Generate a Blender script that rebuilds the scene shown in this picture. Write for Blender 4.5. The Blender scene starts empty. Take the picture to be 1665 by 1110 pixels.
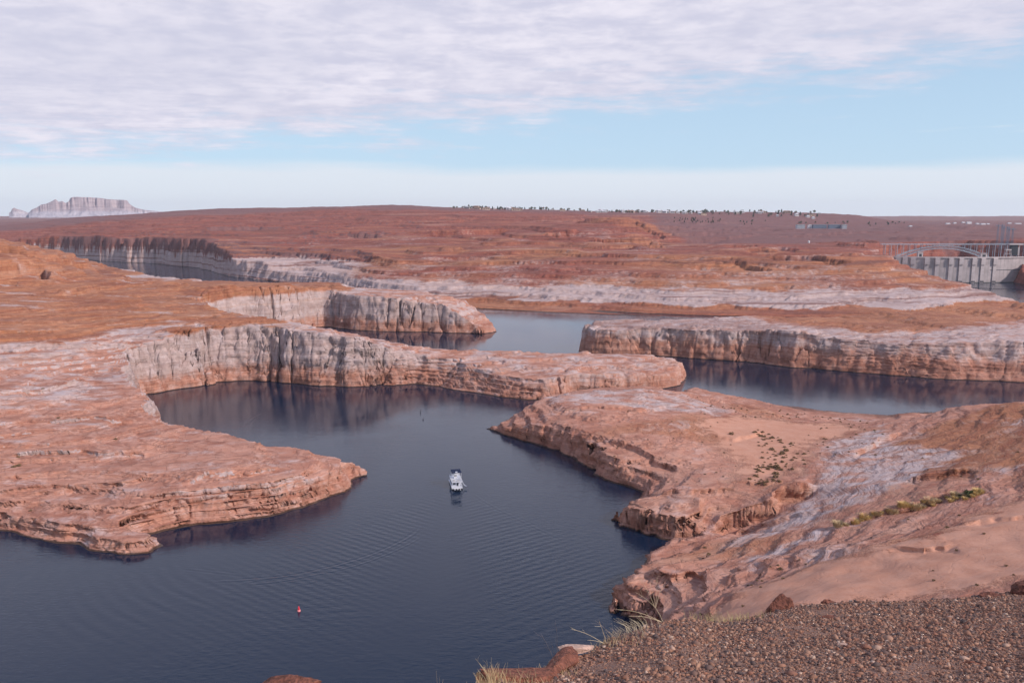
import bpy, math, random, time
import numpy as np
T0 = time.time()
C = bpy.context.scene.collection
sc = bpy.context.scene
R = math.radians

# ------------------------------------------------------------------ camera
F = 1350.0            # focal length in photo pixels (photo 1665 x 1110)
PITCH = R(8.7)
H = 150.0             # eye height above the lake
cam_d = bpy.data.cameras.new('camera'); cam = bpy.data.objects.new('camera', cam_d); C.objects.link(cam)
cam.location = (0, 0, H); cam.rotation_euler = (R(90) - PITCH, 0, 0)
cam_d.sensor_width = 36.0; cam_d.lens = 36.0 * F / 1665.0
cam_d.clip_start = 0.2; cam_d.clip_end = 200000
sc.camera = cam

# ------------------------------------------------------------------ light
SUN_AZ = R(120); SUN_EL = R(33)         # azimuth measured from +Y towards +X
sd_ = bpy.data.lights.new('sun', 'SUN'); sun = bpy.data.objects.new('sun', sd_); C.objects.link(sun)
sd_.energy = 4.1; sd_.angle = R(4.0); sd_.color = (1.0, 0.89, 0.82)
sun.rotation_euler = (R(90) - SUN_EL, 0, -SUN_AZ + math.pi)
sun.location = (300, -100, 600)
sc.view_settings.view_transform = 'Standard'; sc.view_settings.look = 'None'
sc.view_settings.exposure = 0.0; sc.view_settings.gamma = 1.0
sc.view_settings.use_curve_mapping = False
sc.cycles.volume_bounces = 2

def build_world():
    w = bpy.data.worlds.new('World'); sc.world = w; w.use_nodes = True
    nt = w.node_tree; nt.nodes.clear()
    N = lambda t, **k: mk(nt, t, **k)
    out = N('ShaderNodeOutputWorld'); bg = N('ShaderNodeBackground'); bg.inputs['Strength'].default_value = 0.1
    nt.links.new(bg.outputs[0], out.inputs['Surface'])
    sky = N('ShaderNodeTexSky'); sky.sky_type = 'NISHITA'; sky.sun_disc = False
    sky.sun_elevation = SUN_EL; sky.sun_rotation = SUN_AZ; sky.altitude = 1300
    sky.air_density = 1.0; sky.dust_density = 0.6; sky.ozone_density = 1.5
    tc = N('ShaderNodeTexCoord'); sp = N('ShaderNodeSeparateXYZ'); nt.links.new(tc.outputs['Generated'], sp.inputs[0])
    def M(op, a, b=None, c=None, clamp=False):
        n = N('ShaderNodeMath'); n.operation = op; n.use_clamp = clamp
        for i, v in enumerate((a, b, c)):
            if v is None: continue
            if isinstance(v, (int, float)): n.inputs[i].default_value = v
            else: nt.links.new(v, n.inputs[i])
        return n.outputs[0]
    x, y, z = sp.outputs[0], sp.outputs[1], sp.outputs[2]
    el = M('MULTIPLY', M('ARCSINE', z), 57.2958)
    az = M('MULTIPLY', M('ARCTAN2', x, y), 57.2958)
    # cloud deck seen in perspective: position on a flat layer overhead
    zz = M('ADD', M('MAXIMUM', z, 0.0), 0.035)
    cx = M('DIVIDE', x, zz); cy = M('DIVIDE', y, zz)
    def noise(vx, vy, s, det, rough, dist=0.0, sx=1, sy=1, off=0.0):
        cb = N('ShaderNodeCombineXYZ')
        nt.links.new(M('MULTIPLY', vx, sx * s), cb.inputs[0]); nt.links.new(M('MULTIPLY_ADD', vy, sy * s, off), cb.inputs[1])
        n = N('ShaderNodeTexNoise'); nt.links.new(cb.outputs[0], n.inputs['Vector'])
        n.inputs['Scale'].default_value = 1; n.inputs['Detail'].default_value = det
        n.inputs['Roughness'].default_value = rough; n.inputs['Distortion'].default_value = dist
        return n.outputs['Fac']
    def ss(v, a, b):
        n = N('ShaderNodeMapRange'); n.interpolation_type = 'SMOOTHSTEP'
        nt.links.new(v, n.inputs['Value'])
        n.inputs['From Min'].default_value = a; n.inputs['From Max'].default_value = b
        return n.outputs['Result']
    n1 = noise(cx, cy, 0.35, 6, 0.55, 0.3)                     # big soft shapes
    n2 = noise(cx, cy, 3.6, 6, 0.55, 0.5, sx=.75, sy=1.25, off=7)  # cells of the deck
    n3 = noise(az, el, 1.0, 6, 0.6, 0.4, sx=0.10, sy=0.9, off=31)  # long streaks low in the sky
    n4 = noise(az, el, 1.0, 5, 0.55, 0.0, sx=0.035, sy=0.25, off=53)
    n2b = noise(az, el, 1.0, 6, 0.60, 0.15, sx=0.30, sy=0.95, off=91)
    n2 = M('MULTIPLY_ADD', n2b, .7, M('MULTIPLY', n2, .3))
    edge = M('MULTIPLY_ADD', az, 0.10, 6.3)                   # lower edge of the deck climbs to the right
    edge = M('MAXIMUM', edge, 3.7)
    h = M('SUBTRACT', el, edge)
    h = M('ADD', h, M('MULTIPLY', M('SUBTRACT', n3, 0.5), 7.5))
    h = M('ADD', h, M('MULTIPLY', M('SUBTRACT', n2, 0.5), 7.0))
    up = ss(h, -1.5, 2.2)
    up = M('MULTIPLY', up, M('SUBTRACT', 1.0, M('MULTIPLY', ss(n1, 0.70, 0.60 + 0.2), 0.25)))
    up = M('MULTIPLY', up, M('SUBTRACT', 1.0, M('MULTIPLY', ss(el, 26, 44), .85)))   # unseen gap overhead, added to blue the near water and shadows and cut ambient
    veil_top = M('ADD', 3.1, M('MULTIPLY', M('SUBTRACT', n4, 0.5), 2.2))
    low = M('SUBTRACT', 1.0, ss(M('SUBTRACT', el, veil_top), -0.55, 0.35))
    low = M('MULTIPLY', low, 0.86)
    # colours (divided by the 0.1 strength)
    def rgb(c):
        n = N('ShaderNodeRGB'); n.outputs[0].default_value = (*c, 1); return n.outputs[0]
    def mix(f, a, b):
        n = N('ShaderNodeMix'); n.data_type = 'RGBA'
        if isinstance(f, (int, float)): n.inputs[0].default_value = f
        else: nt.links.new(f, n.inputs[0])
        nt.links.new(a, n.inputs[6]); nt.links.new(b, n.inputs[7]); return n.outputs[2]
    cells = ss(n2, 0.36, 0.64)
    cloud = mix(cells, rgb((6.5, 6.5, 7.95)), rgb((8.6, 8.3, 9.3)))
    cloud = mix(M('MULTIPLY', ss(n1, 0.62, 0.36), .55), cloud, rgb((6.2, 6.3, 7.7)))
    blue = mix(ss(el, 0.0, 40.0), rgb((5.7, 7.8, 9.8)), rgb((1.3, 2.5, 5.4)))
    skyc = mix(0.8, sky.outputs[0], blue)
    veil = rgb((8.0, 8.5, 9.2))
    wisp = M('MULTIPLY', ss(n3, .58, .74), M('MULTIPLY', ss(el, 3.5, 5), .45)); skyc = mix(wisp, skyc, veil)
    c = mix(low, skyc, veil)
    c = mix(up, c, cloud)
    nt.links.new(c, bg.inputs['Color'])

def mk(nt, t, **k):
    n = nt.nodes.new(t)
    for a, b in k.items(): setattr(n, a, b)
    return n
build_world()

# ------------------------------------------------------------------ naming helpers
def tag(o, label=None, cat=None, group=None, kind=None):
    if label: o['label'] = label
    if cat: o['category'] = cat
    if group: o['group'] = group
    if kind: o['kind'] = kind
    return o
def empty(name, loc, rz=0, label=None, cat=None, group=None):
    o = bpy.data.objects.new(name, None); C.objects.link(o); o.location = loc; o.rotation_euler = (0, 0, rz)
    o.empty_display_size = 0.5
    return tag(o, label, cat, group)
def mesh_obj(name, V, Fc, mat, parent=None, smooth=False, quads=None):
    me = bpy.data.meshes.new(name)
    me.from_pydata([tuple(v) for v in V], [], Fc); me.materials.append(mat)
    if smooth: me.polygons.foreach_set('use_smooth', np.ones(len(me.polygons), bool))
    me.update()
    o = bpy.data.objects.new(name, me); C.objects.link(o)
    if parent: o.parent = parent
    return o
class MB:
    """collects simple solids, then links them as ONE mesh"""
    def __init__(s): s.V = []; s.F = []
    def add(s, V, Fc):
        b = len(s.V); s.V += [tuple(v) for v in V]; s.F += [tuple(b + i for i in f) for f in Fc]; return s
    def box(s, x0, x1, y0, y1, z0, z1):
        return s.add([(x0,y0,z0),(x1,y0,z0),(x1,y1,z0),(x0,y1,z0),(x0,y0,z1),(x1,y0,z1),(x1,y1,z1),(x0,y1,z1)],
                     [(0,3,2,1),(4,5,6,7),(0,1,5,4),(1,2,6,5),(2,3,7,6),(3,0,4,7)])
    def bar(s, a, b, r0, r1=None, n=6):
        r1 = r0 if r1 is None else r1
        a = np.array(a, float); b = np.array(b, float); d = b - a; L = np.linalg.norm(d)
        if L < 1e-9: return s
        d /= L; u = np.cross(d, (0, 0, 1.0));
        if np.linalg.norm(u) < 1e-3: u = np.cross(d, (1.0, 0, 0))
        u /= np.linalg.norm(u); v = np.cross(d, u)
        V = []
        for (p, r) in ((a, r0), (b, r1)):
            for k in range(n):
                t = 2 * math.pi * (k + 0.5) / n; V.append(p + (u * math.cos(t) + v * math.sin(t)) * r)
        Fc = [(k, (k + 1) % n, n + (k + 1) % n, n + k) for k in range(n)] + [tuple(range(n))[::-1], tuple(range(n, 2 * n))]
        return s.add(V, Fc)
    def path(s, pts, r0, r1, n=5):
        m = len(pts) - 1
        for i in range(m):
            s.bar(pts[i], pts[i + 1], r0 + (r1 - r0) * i / m, r0 + (r1 - r0) * (i + 1) / m, n)
        return s
    def lathe(s, prof, n=16, c=(0, 0)):
        V = []
        for (r, z) in prof:
            for k in range(n):
                t = 2 * math.pi * k / n; V.append((c[0] + r * math.cos(t), c[1] + r * math.sin(t), z))
        Fc = []
        for i in range(len(prof) - 1):
            for k in range(n):
                Fc.append((i*n+k, i*n+(k+1)%n, (i+1)*n+(k+1)%n, (i+1)*n+k))
        Fc += [tuple(range(n))[::-1], tuple(range((len(prof)-1)*n, len(prof)*n))]
        return s.add(V, Fc)
    def prism(s, poly, y0, y1):
        n = len(poly); V = [(x, y0, z) for x, z in poly] + [(x, y1, z) for x, z in poly]
        return s.add(V, [tuple(range(n)), tuple(range(n, 2*n))[::-1]] + [(i, i+n, (i+1)%n+n, (i+1)%n) for i in range(n)])
    def build(s, name, mat, parent=None, smooth=False):
        return mesh_obj(name, s.V, s.F, mat, parent, smooth)

# ------------------------------------------------------------------ numpy noise
_rng = np.random.RandomState(11)
_perm = np.tile(_rng.permutation(256), 3).astype(np.int32)
_g2 = np.stack([np.cos(np.arange(256) * 2 * np.pi / 256), np.sin(np.arange(256) * 2 * np.pi / 256)], 1).astype(np.float32)
_g3 = _rng.normal(size=(256, 3)).astype(np.float32); _g3 /= np.linalg.norm(_g3, axis=1)[:, None]
def pn2(x, y, seed=0):
    x = x + seed * 17.31; y = y + seed * 9.17
    xf = np.floor(x); yf = np.floor(y); X = xf.astype(np.int32) & 255; Y = yf.astype(np.int32) & 255
    x = (x - xf).astype(np.float32); y = (y - yf).astype(np.float32)
    u = x*x*x*(x*(x*6-15)+10); v = y*y*y*(y*(y*6-15)+10)
    def g(ix, iy, dx, dy):
        h = _perm[_perm[(X + ix) & 255] + ((Y + iy) & 255)]; gg = _g2[h]; return gg[..., 0]*dx + gg[..., 1]*dy
    a = g(0,0,x,y); b = g(1,0,x-1,y); c = g(0,1,x,y-1); d = g(1,1,x-1,y-1)
    return ((a + u*(b-a)) * (1-v) + (c + u*(d-c)) * v) * 1.5
def pn3(x, y, z, seed=0):
    x = x + seed * 17.31; y = y + seed * 9.17; z = z + seed * 3.3
    xf = np.floor(x); yf = np.floor(y); zf = np.floor(z)
    X = xf.astype(np.int32) & 255; Y = yf.astype(np.int32) & 255; Z = zf.astype(np.int32) & 255
    x = (x-xf).astype(np.float32); y = (y-yf).astype(np.float32); z = (z-zf).astype(np.float32)
    u = x*x*(3-2*x); v = y*y*(3-2*y); w = z*z*(3-2*z)
    def g(i, j, k):
        h = _perm[_perm[_perm[(X+i)&255] + ((Y+j)&255)] + ((Z+k)&255)]; gg = _g3[h]
        return gg[...,0]*(x-i) + gg[...,1]*(y-j) + gg[...,2]*(z-k)
    a = g(0,0,0); a += u*(g(1,0,0)-a); b = g(0,1,0); b += u*(g(1,1,0)-b)
    c = g(0,0,1); c += u*(g(1,0,1)-c); d = g(0,1,1); d += u*(g(1,1,1)-d)
    a += v*(b-a); c += v*(d-c)
    return (a + w*(c-a)) * 1.4
def sstep(v, a, b):
    t = np.clip((v - a) / (b - a), 0, 1); return t*t*(3-2*t)

# ------------------------------------------------------------------ pixel -> place
CT, ST = math.cos(PITCH), math.sin(PITCH)
def ray(px, py):
    u = (px - 832.5) / F; v = -(py - 555.0) / F
    return u, CT + v * ST, -ST + v * CT
def P(px, py, Y):                # point on the sight line at forward distance Y
    u, ry, rz = ray(px, py); t = Y / ry; return (u * t, Y, H + rz * t)
def Z(px, py, z):                # point on the sight line at height z
    u, ry, rz = ray(px, py); t = (z - H) / rz; return (u * t, ry * t, z)
def S(px, py, s=2.0):            # shore point on the lake
    p = Z(px, py, 0.0); return (p[0], p[1], s)
def Rm(px, py, z, push=8, s=2.0):
    p = Z(px, py, z); k = 1 + push / p[1]; return (p[0] * k, p[1] * k, s)
def Q(px, Y, s=2.0):
    k = H / Y; v = (ST - CT * k) / (CT + ST * k); ry = CT + v * ST
    return ((px - 832.5) / F * Y / ry, Y, s)
def W(x, y, s=2.0): return (x, y, s)

# ------------------------------------------------------------------ the land as plans (metres): shorelines and heights
A_shore = [W(-2600,1900), W(-2600,300), S(-600,850,1), S(-150,850,1), S(0,866,1.2), S(60,876,1.5), S(132,885,1.5), S(140,893,2), S(200,899,2),
  S(245,897,2), S(273,886,1.6), S(262,875,1.2), S(235,868,1.0), S(300,856,1.3), S(380,846,1.3), S(455,836,1.4), S(520,812,1.6), S(563,797,1.8),
  S(572,778,2), S(594,772,3), Rm(590,757,6,6,2), Rm(555,742,11,8), Rm(520,733,13,8), Rm(440,722,15,8), Rm(380,703,15,8), Rm(300,692,16,8),
  Rm(270,672,17,8), Rm(246,655,20,20), S(226,646,4), S(262,639,4.5), S(300,633,5), S(345,628,5), S(372,620,5), S(420,619,5), S(470,623,5.5),
  S(520,628,5), S(560,630,5), S(600,628,4.5), S(640,626,3), S(680,624,2.0), S(720,628,1.2), S(760,636,1.0), S(800,643,1.0), S(840,650,1.1), S(880,652,1.3),
  S(905,648,2.5), S(945,640,3), S(1000,640,3), S(1050,634,3), S(1105,628,3), S(1118,612,3),
  Q(1095,785,2.5), Q(1000,785,2), Q(900,785,2), Q(800,785,2), Q(740,785,2), Q(680,785,2.5), Q(640,785,2.5), Q(600,785,3), Q(560,785,3), Q(520,790,3),
  Q(450,830,3), Q(380,890,3), Q(335,945,4), Q(370,1000,4), Q(450,1040,4.5), S(525,531,5), S(560,535,5), S(600,538,5), S(660,540,5), S(740,541,4.5), S(775,542,3), S(790,542,2), S(808,539,1.5),
  Q(800,1110,1.5), Q(775,1125,2), Q(740,1140,3), Q(700,1165,3), Q(600,1210,3), Q(480,1270,3), Q(400,1300,3), Q(300,1380,3), Q(250,1500,3), Q(210,1650,3), Q(170,1790,3),
  Q(100,1860,3), Q(0,1900,3), Q(-300,1950,3)]
A_z = [(560,745,12),(540,745,13),(520,755,14),(450,772,16),(336,785,17),(279,802,15),(215,819,12),(450,745,16),(400,720,16),(520,736,13),(440,724,15),(380,706,15),(300,695,16),
  (575,757,9),(590,760,5),(250,720,18),(150,700,23),(0,720,23),(100,650,31),(0,650,34),(200,640,29),(225,660,24),(-150,700,30),(-150,780,16),
  (0,790,14),(0,840,6),(60,850,8),(100,800,12),(130,862,7),(180,880,6),(230,890,5),(260,888,3),(200,870,6),(240,850,7),(300,740,17),(150,760,17),(250,685,20),
  (190,605,30),(170,600,31),(100,600,34),(0,600,39),(0,570,45),(100,565,45),(-150,600,44),(230,556,43),(200,560,43),(300,540,49),(370,529,50),(460,531,49.5),(520,540,47)]
A_Y = [(580,548,728),(640,566,731),(700,580,733),(520,533,765),(560,540,765),(600,549,765),(640,558,765),(680,567,765),(740,571,762),(800,573,758),(900,576,758),(1000,579,758),(1060,582,755),
  (760,585,728),(800,592,722),(850,600,712),(900,598,708),(930,597,708),(1000,600,712),(1050,600,722),(1100,598,738),(1085,590,750),
  (380,515,798),(330,500,869),(300,482,960),(450,523,775),(420,519,800),(345,466,1000),(330,475,985),(400,462,1030),(480,468,1065),(560,478,1098),(640,482,1082),(700,485,1078),(735,494,1072),
  (757,512,1072),(770,518,1070),(795,532,1062),(740,480,1105),(700,474,1130),(600,465,1170),(480,459,1200),(300,457,1250),(250,448,1400),(200,441,1500),
  (0,540,671),(0,500,761),(100,500,806),(200,480,931),(100,460,979),(0,458,950),(-150,500,760),(-150,540,680),(200,520,760),(200,545,715),(100,540,690),
  (40,419,1040),(-60,415,1050),(0,416,1045),(75,424,1060),(95,452,1040),(60,455,985),(150,446,1250),(120,449,1150),
  (30,390,1500),(0,386,1500),(60,397,1510),(100,407,1520),(150,421,1550),(170,428,1600),(-100,386,1500),(-300,386,1500),(-300,500,800),(30,400,1350),(100,425,1350),(0,408,1250),
  (170,440,1700),(0,394,1750),(-300,390,1800)]
B_shore = [W(-60,30,1), W(-60,-200,1), W(900,-200,1), W(1400,600,1), Q(2300,640,1), Q(1900,640,1), Q(1665,630,1), Q(1520,622,1), S(1442,674,.5), S(1350,667,.5), S(1250,656,.5), S(1180,643,.5), S(1125,631,.6),
  Q(1100,655,1.5), Q(1050,655,2), Q(1000,648,2), Q(900,632,2), Q(850,602,2), Q(815,575,2), S(790,698,1.5),
  S(830,708,1.8), S(870,722,2.2), S(920,742,2.5), S(950,757,2.5), S(985,778,2.2), S(1025,795,1.5), S(1042,803,1.2), S(1030,822,1.2), S(988,842,3), S(988,860,4.5), S(1020,869,4.5),
  S(1100,882,4.5), S(1152,876,4), S(1150,880,1.5), S(1110,884,1.2), S(1080,890,1.4), S(1062,908,1.5), S(1033,940,3), S(1025,955,3), S(994,975,3), S(992,998,3.2), S(1020,1010,3.2), S(1060,1018,3), S(1045,1060,2), S(960,1110,1.5), S(860,1180,1.5), S(700,1300,1.2), W(-50,80,1)]
B_z = [(800,693,3),(820,684,5),(850,676,8),(862,662,14),(885,662,16),(930,692,16),(1000,737,13.5),(1040,796,4),(895,646,19),(1000,634,21),(1050,629,20),(1110,640,15),(1150,655,10),(1250,668,7),(1350,678,5.5),(1430,684,6),
  (960,680,19),(1000,690,18),(1080,720,17),(1150,700,14.5),(1250,720,13),(1250,780,12.5),(1150,780,14),(1060,800,11),(1120,808,13),(1200,804,12.5),(1290,800,13),
  (1155,868,3),(1170,852,4),(1230,832,8),(1180,866,6),(1290,808,15),(1300,830,18),(1400,800,24),(1450,740,22),(1400,700,12),(1350,750,16),(1500,700,20),(1600,690,29),(1665,654,36),(1550,657,27),(1480,662,16),(1800,650,45),
  (1600,760,35),(1500,780,30),(1665,780,41),(1500,820,32),(1400,850,28),(1300,880,22),(1200,888,14),(1120,892,7),(1080,902,7),(1150,930,15),(1060,930,11),(1042,926,11),(1100,950,13),(1050,960,9),(1010,975,4),
  (1130,990,19),(1200,960,23),(1300,940,31),(1400,900,34),(1500,880,38),(1665,880,46),(1500,950,43),(1665,950,53),(1300,980,40),(1900,800,50),(1900,950,60),(1100,1000,15),(1090,985,12)]
B_Y = [(1018,842,371),(1060,826,377),(1100,822,376),(1140,821,378),(1040,929,303),(1075,921,309),(1110,932,303)]
B_W = [(60,100,62),(140,120,70),(0,100,45),(-30,90,35),(200,200,62),(250,100,80),(80,50,80),(400,400,60),(500,0,90),(-50,0,60),(40,150,30)]
D_shore = [S(942,571,5), S(960,574,5), S(1000,577,5), S(1050,578,5), S(1100,580,5), S(1120,583,5), S(1200,588,4.5), S(1290,597,3.2), S(1350,602,2.6), S(1450,610,2.2), S(1560,617,2.0), S(1665,622,1.8), S(1800,628,2), S(2100,632,2),
  W(1500,700), W(1700,1100), Q(2000,1120,1), Q(1665,1080,1), Q(1400,1040,1), Q(1300,1010,1), Q(1230,990,2), Q(1150,975,2), Q(1100,965,2), Q(1050,965,2), Q(1000,968,2), Q(960,945,2.5)]
D_Y = [(943,536,898),(965,524,915),(1000,519,935),(1040,525,925),(1060,527,900),(950,540,893),(1000,535,888),(1120,523,930),(1120,530,890),(1160,521,930),(1180,533,870),(1200,519,930),(1230,514,950),(1200,530,880),(1290,520,950),(1290,537,822),(1350,516,980),
  (1350,545,815),(1400,510,1000),(1450,553,800),(1450,530,880),(1450,506,1010),(1560,500,1020),(1560,548,790),(1665,492,1030),(1665,543,785),(1800,490,1030),(1800,550,770)]
C_shore = [W(-14000,3600), Q(-900,3500,2), Q(-300,3250,3), Q(0,3000,4), Q(100,2880,5), Q(180,2683,5), Q(250,2560,5), Q(310,2390,5), Q(350,2200,5), Q(363,2085,4), Q(385,2000,2), Q(480,1800,1.0), Q(600,1552,.8), Q(700,1420,.7), S(745,500,.6), S(800,503,.5), S(900,509,.5), S(1000,512,.45), S(1100,516,.45),
  S(1180,517,.4), Q(1230,1200,.4), Q(1400,1200,.4), Q(1550,1230,.4), Q(1640,1290,.4), Q(1700,1360,.5), Q(1640,1420,.6), Q(1590,1500,.9), Q(1530,1600,1.2), Q(1480,1700,1.6), Q(1445,1800,2), Q(1438,1870,4),
  Q(1433,1905,3), Q(1425,2000,2.5), Q(1436,2200,2.2), Q(1490,2420,1.6), Q(1560,2480,1.4), Q(1640,2380,1.4), Q(1690,2200,1.4), Q(1690,1950,3), Q(1682,1900,4), Q(1650,1855,3), Q(1660,1800,3), Q(1668,1740,3), Q(1700,1650,2), Q(1800,1560,2), Q(2100,1480,2), W(4000,1500), W(14000,1500),
  W(40000,40000), W(-40000,40000)]
C_Y = [(-100,400,3300),(-100,370,4500),(0,398,3150),(60,384,3000),(150,383,2810),(250,384,2650),(300,385,2460),(340,391,2280),(365,404,2130),(150,375,3250),(150,362,3900),(300,375,2950),(300,360,3600),(365,385,2500),(365,365,3300),
  (480,440,1850),(480,430,1930),(480,400,2300),(480,380,2800),(480,355,3700),(650,460,1540),(650,440,1660),(650,410,1900),(650,380,2500),(650,352,3500),
  (900,493,1340),(900,480,1400),(900,465,1460),(900,430,1620),(900,405,1900),(900,385,2300),(900,365,2900),(900,354,3600),(1000,495,1320),(1000,470,1420),(1000,430,1600),(1000,400,1950),(1000,375,2450),(1000,352,2800),
  (780,490,1380),(780,465,1480),(780,430,1680),(780,400,2000),(780,375,2700),
  (1100,498,1290),(1100,470,1380),(1100,430,1600),(1100,405,1800),(1100,395,2150),(1040,358,2700),(1015,352,2750),(960,353,2850),(1060,369,2680),(1080,381,2620),(1100,392,2550),(1130,400,2400),(1100,376,3300),(1130,370,3500),
  (1250,498,1275),(1250,465,1400),(1250,440,1530),(1250,418,1700),(1250,405,1850),(1250,393,2300),(1250,380,3000),(1250,370,3900),
  (1400,499,1265),(1400,482,1330),(1400,450,1450),(1400,428,1570),(1400,411,1660),(1400,402,1900),(1400,390,2300),(1400,375,3300),(1430,412,1680),(1450,428,1600),(1480,441,1545),(1515,450,1500),(1540,456,1450),(1570,466,1420),
  (1600,479,1390),(1640,490,1370),(1540,470,1400),(1500,460,1450),(1540,490,1310),(1600,490,1350),(1450,480,1340),(1425,405,1850),(1430,392,2100),
  (1450,391,2430),(1500,387,2560),(1560,387,2600),(1620,389,2500),(1665,394,2300),(1450,378,3000),(1550,378,3000),(1650,380,2900),(1500,367,4000),(1650,367,4000),(1800,380,3000),(1800,400,2200),(1900,390,2000),
  (1700,402,2150),(1690,410,1960),(1672,428,1850),(1660,440,1800),(1672,455,1760),(1720,470,1700),(1800,440,1750),
  (1300,368,4300),(1400,368,4300),(1200,367,4300),(1200,345,5000),(1300,346,5000),(1380,348.5,5000),(1405,351,5000),(1430,357,5000),(1465,367,5000),(1520,366,5500),(1650,364,5500)]
for (px, py) in [(30,372),(60,360),(100,354),(150,351.5),(240,347.5),(300,342),(350,339.5),(450,338.5),(540,336),(600,334.5),(660,333.5),(720,337),(800,339.5),(900,342),(1000,344.5),(1100,345)]:
    C_Y.append((px, py, 5000)); C_Y.append((px, py + 3, 4500 if px > 120 else 4800))
C_W = []
for px in range(-500, 2300, 160):
    for (Y, z) in ((7500, 95), (12000, 105), (20000, 110)):
        p = Q(px, Y); C_W.append((p[0], Y, z))
for (px, Y, z) in [(1500,12000,135),(1650,12000,140),(1800,12000,140),(1400,12000,128),(1550,16000,60),(1650,9000,60)]:
    p = Q(px, Y); C_W.append((p[0], Y, z))

for px, Y, z in [(1500,590,4),(1500,560,11),(1560,600,5),(1560,560,16),(1665,605,6),(1665,560,20),(1665,530,29),(1800,605,8),(1800,560,24),(1950,610,8),(1950,560,30),(2200,600,12),(2200,540,40),(1450,590,2.5)]:
    p = Q(px, Y); B_W.append((p[0], p[1], z))
LANDS = [('A', A_shore, [Z(*c) for c in A_z] + [P(*c) for c in A_Y]),
         ('B', B_shore, [Z(*c) for c in B_z] + [P(*c) for c in B_Y] + B_W),
         ('C', C_shore, [P(*c) for c in C_Y] + C_W),
         ('D', D_shore, [P(*c) for c in D_Y])]

# ------------------------------------------------------------------ smooth fields on a polar grid
AZ0, AZ1 = math.atan((-330 - 832.5) / F), math.atan((2010 - 832.5) / F)
LR0, LR1 = math.log(60.0), math.log(20000.0)
NA, NR = 620, 1150
ga = np.linspace(AZ0, AZ1, NA); gl = np.linspace(LR0, LR1, NR)
GA, GL = np.meshgrid(ga, gl, indexing='ij'); GRr = np.exp(GL)
GX = (np.sin(GA) * GRr).astype(np.float32); GY = (np.cos(GA) * GRr).astype(np.float32)
def poly_sd(poly):
    p = np.array(poly, np.float64); x, y, s = p[:, 0], p[:, 1], p[:, 2]
    n = len(p); best = np.full(GX.shape, 1e18, np.float32); st = np.ones(GX.shape, np.float32); inside = np.zeros(GX.shape, bool)
    for i in range(n):
        j = (i + 1) % n; ax, ay, bx, by = x[i], y[i], x[j], y[j]
        dx, dy = bx - ax, by - ay; L2 = dx*dx + dy*dy + 1e-9
        t = np.clip(((GX - ax) * dx + (GY - ay) * dy) / L2, 0, 1)
        d = (GX - ax - t*dx)**2 + (GY - ay - t*dy)**2
        m = d < best; best = np.where(m, d, best).astype(np.float32); st = np.where(m, s[i] + (s[j]-s[i])*t, st).astype(np.float32)
        if ay != by:
            c = ((ay > GY) != (by > GY)) & (GX < dx * (GY - ay) / dy + ax); inside ^= c
    d = np.sqrt(best); return np.where(inside, d, -d), st
def rbf(pts):
    p = np.array(pts, np.float64); a = np.arctan2(p[:, 0], p[:, 1]); l = np.log(np.hypot(p[:, 0], p[:, 1])); z = p[:, 2]
    D = np.hypot(a[:, None] - a[None], (l[:, None] - l[None]))
    n = len(p); K = np.zeros((n+1, n+1)); K[:n, :n] = -D - np.eye(n) * 0.0015; K[:n, n] = 1; K[n, :n] = 1
    w = np.linalg.solve(K, np.append(z, 0)); out = np.full(GX.shape, w[n], np.float32)
    for k in range(n): out -= np.float32(w[k]) * np.sqrt((GA - a[k])**2 + (GL - l[k])**2 + 1.5e-4).astype(np.float32)
    return out
SD = STP = TOP = LID = None
for i, (nm, sh, ct) in enumerate(LANDS):
    d, s = poly_sd(sh); t = rbf(ct)
    if SD is None: SD, STP, TOP, LID = d, s, t, np.zeros(GX.shape, np.int8)
    else:
        m = d > SD; SD = np.where(m, d, SD); STP = np.where(m, s, STP); TOP = np.where(m, t, TOP); LID = np.where(m, i, LID).astype(np.int8)
TOP = np.maximum(TOP, 1.5).astype(np.float32)
CANYON = ((GY > 1890) & (GY < 2700) & (GX > 650)).astype(np.float32)
for _ in range(2):
    STP[:, 1:-1] = (STP[:, :-2] + 2*STP[:, 1:-1] + STP[:, 2:]) / 4; STP[1:-1] = (STP[:-2] + 2*STP[1:-1] + STP[2:]) / 4
def in_poly(pts, X, Y):
    ins = np.zeros(X.shape, bool); n = len(pts)
    for i in range(n):
        ax, ay = pts[i][:2]; bx, by = pts[(i+1) % n][:2]
        if ay != by: ins ^= ((ay > Y) != (by > Y)) & (X < (bx-ax) * (Y-ay) / (by-ay) + ax)
    return ins
def soft_patch(pts, X, Y, w):
    """1 inside a plan patch, fading over w metres"""
    ins = in_poly(pts, X, Y); best = np.full(X.shape, 1e9); n = len(pts)
    for i in range(n):
        ax, ay = pts[i][:2]; bx, by = pts[(i+1) % n][:2]; dx, dy = bx-ax, by-ay
        t = np.clip(((X-ax)*dx + (Y-ay)*dy) / (dx*dx+dy*dy+1e-9), 0, 1); best = np.minimum(best, np.hypot(X-ax-t*dx, Y-ay-t*dy))
    return np.clip(.5 + np.where(ins, best, -best) / w, 0, 1)

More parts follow.
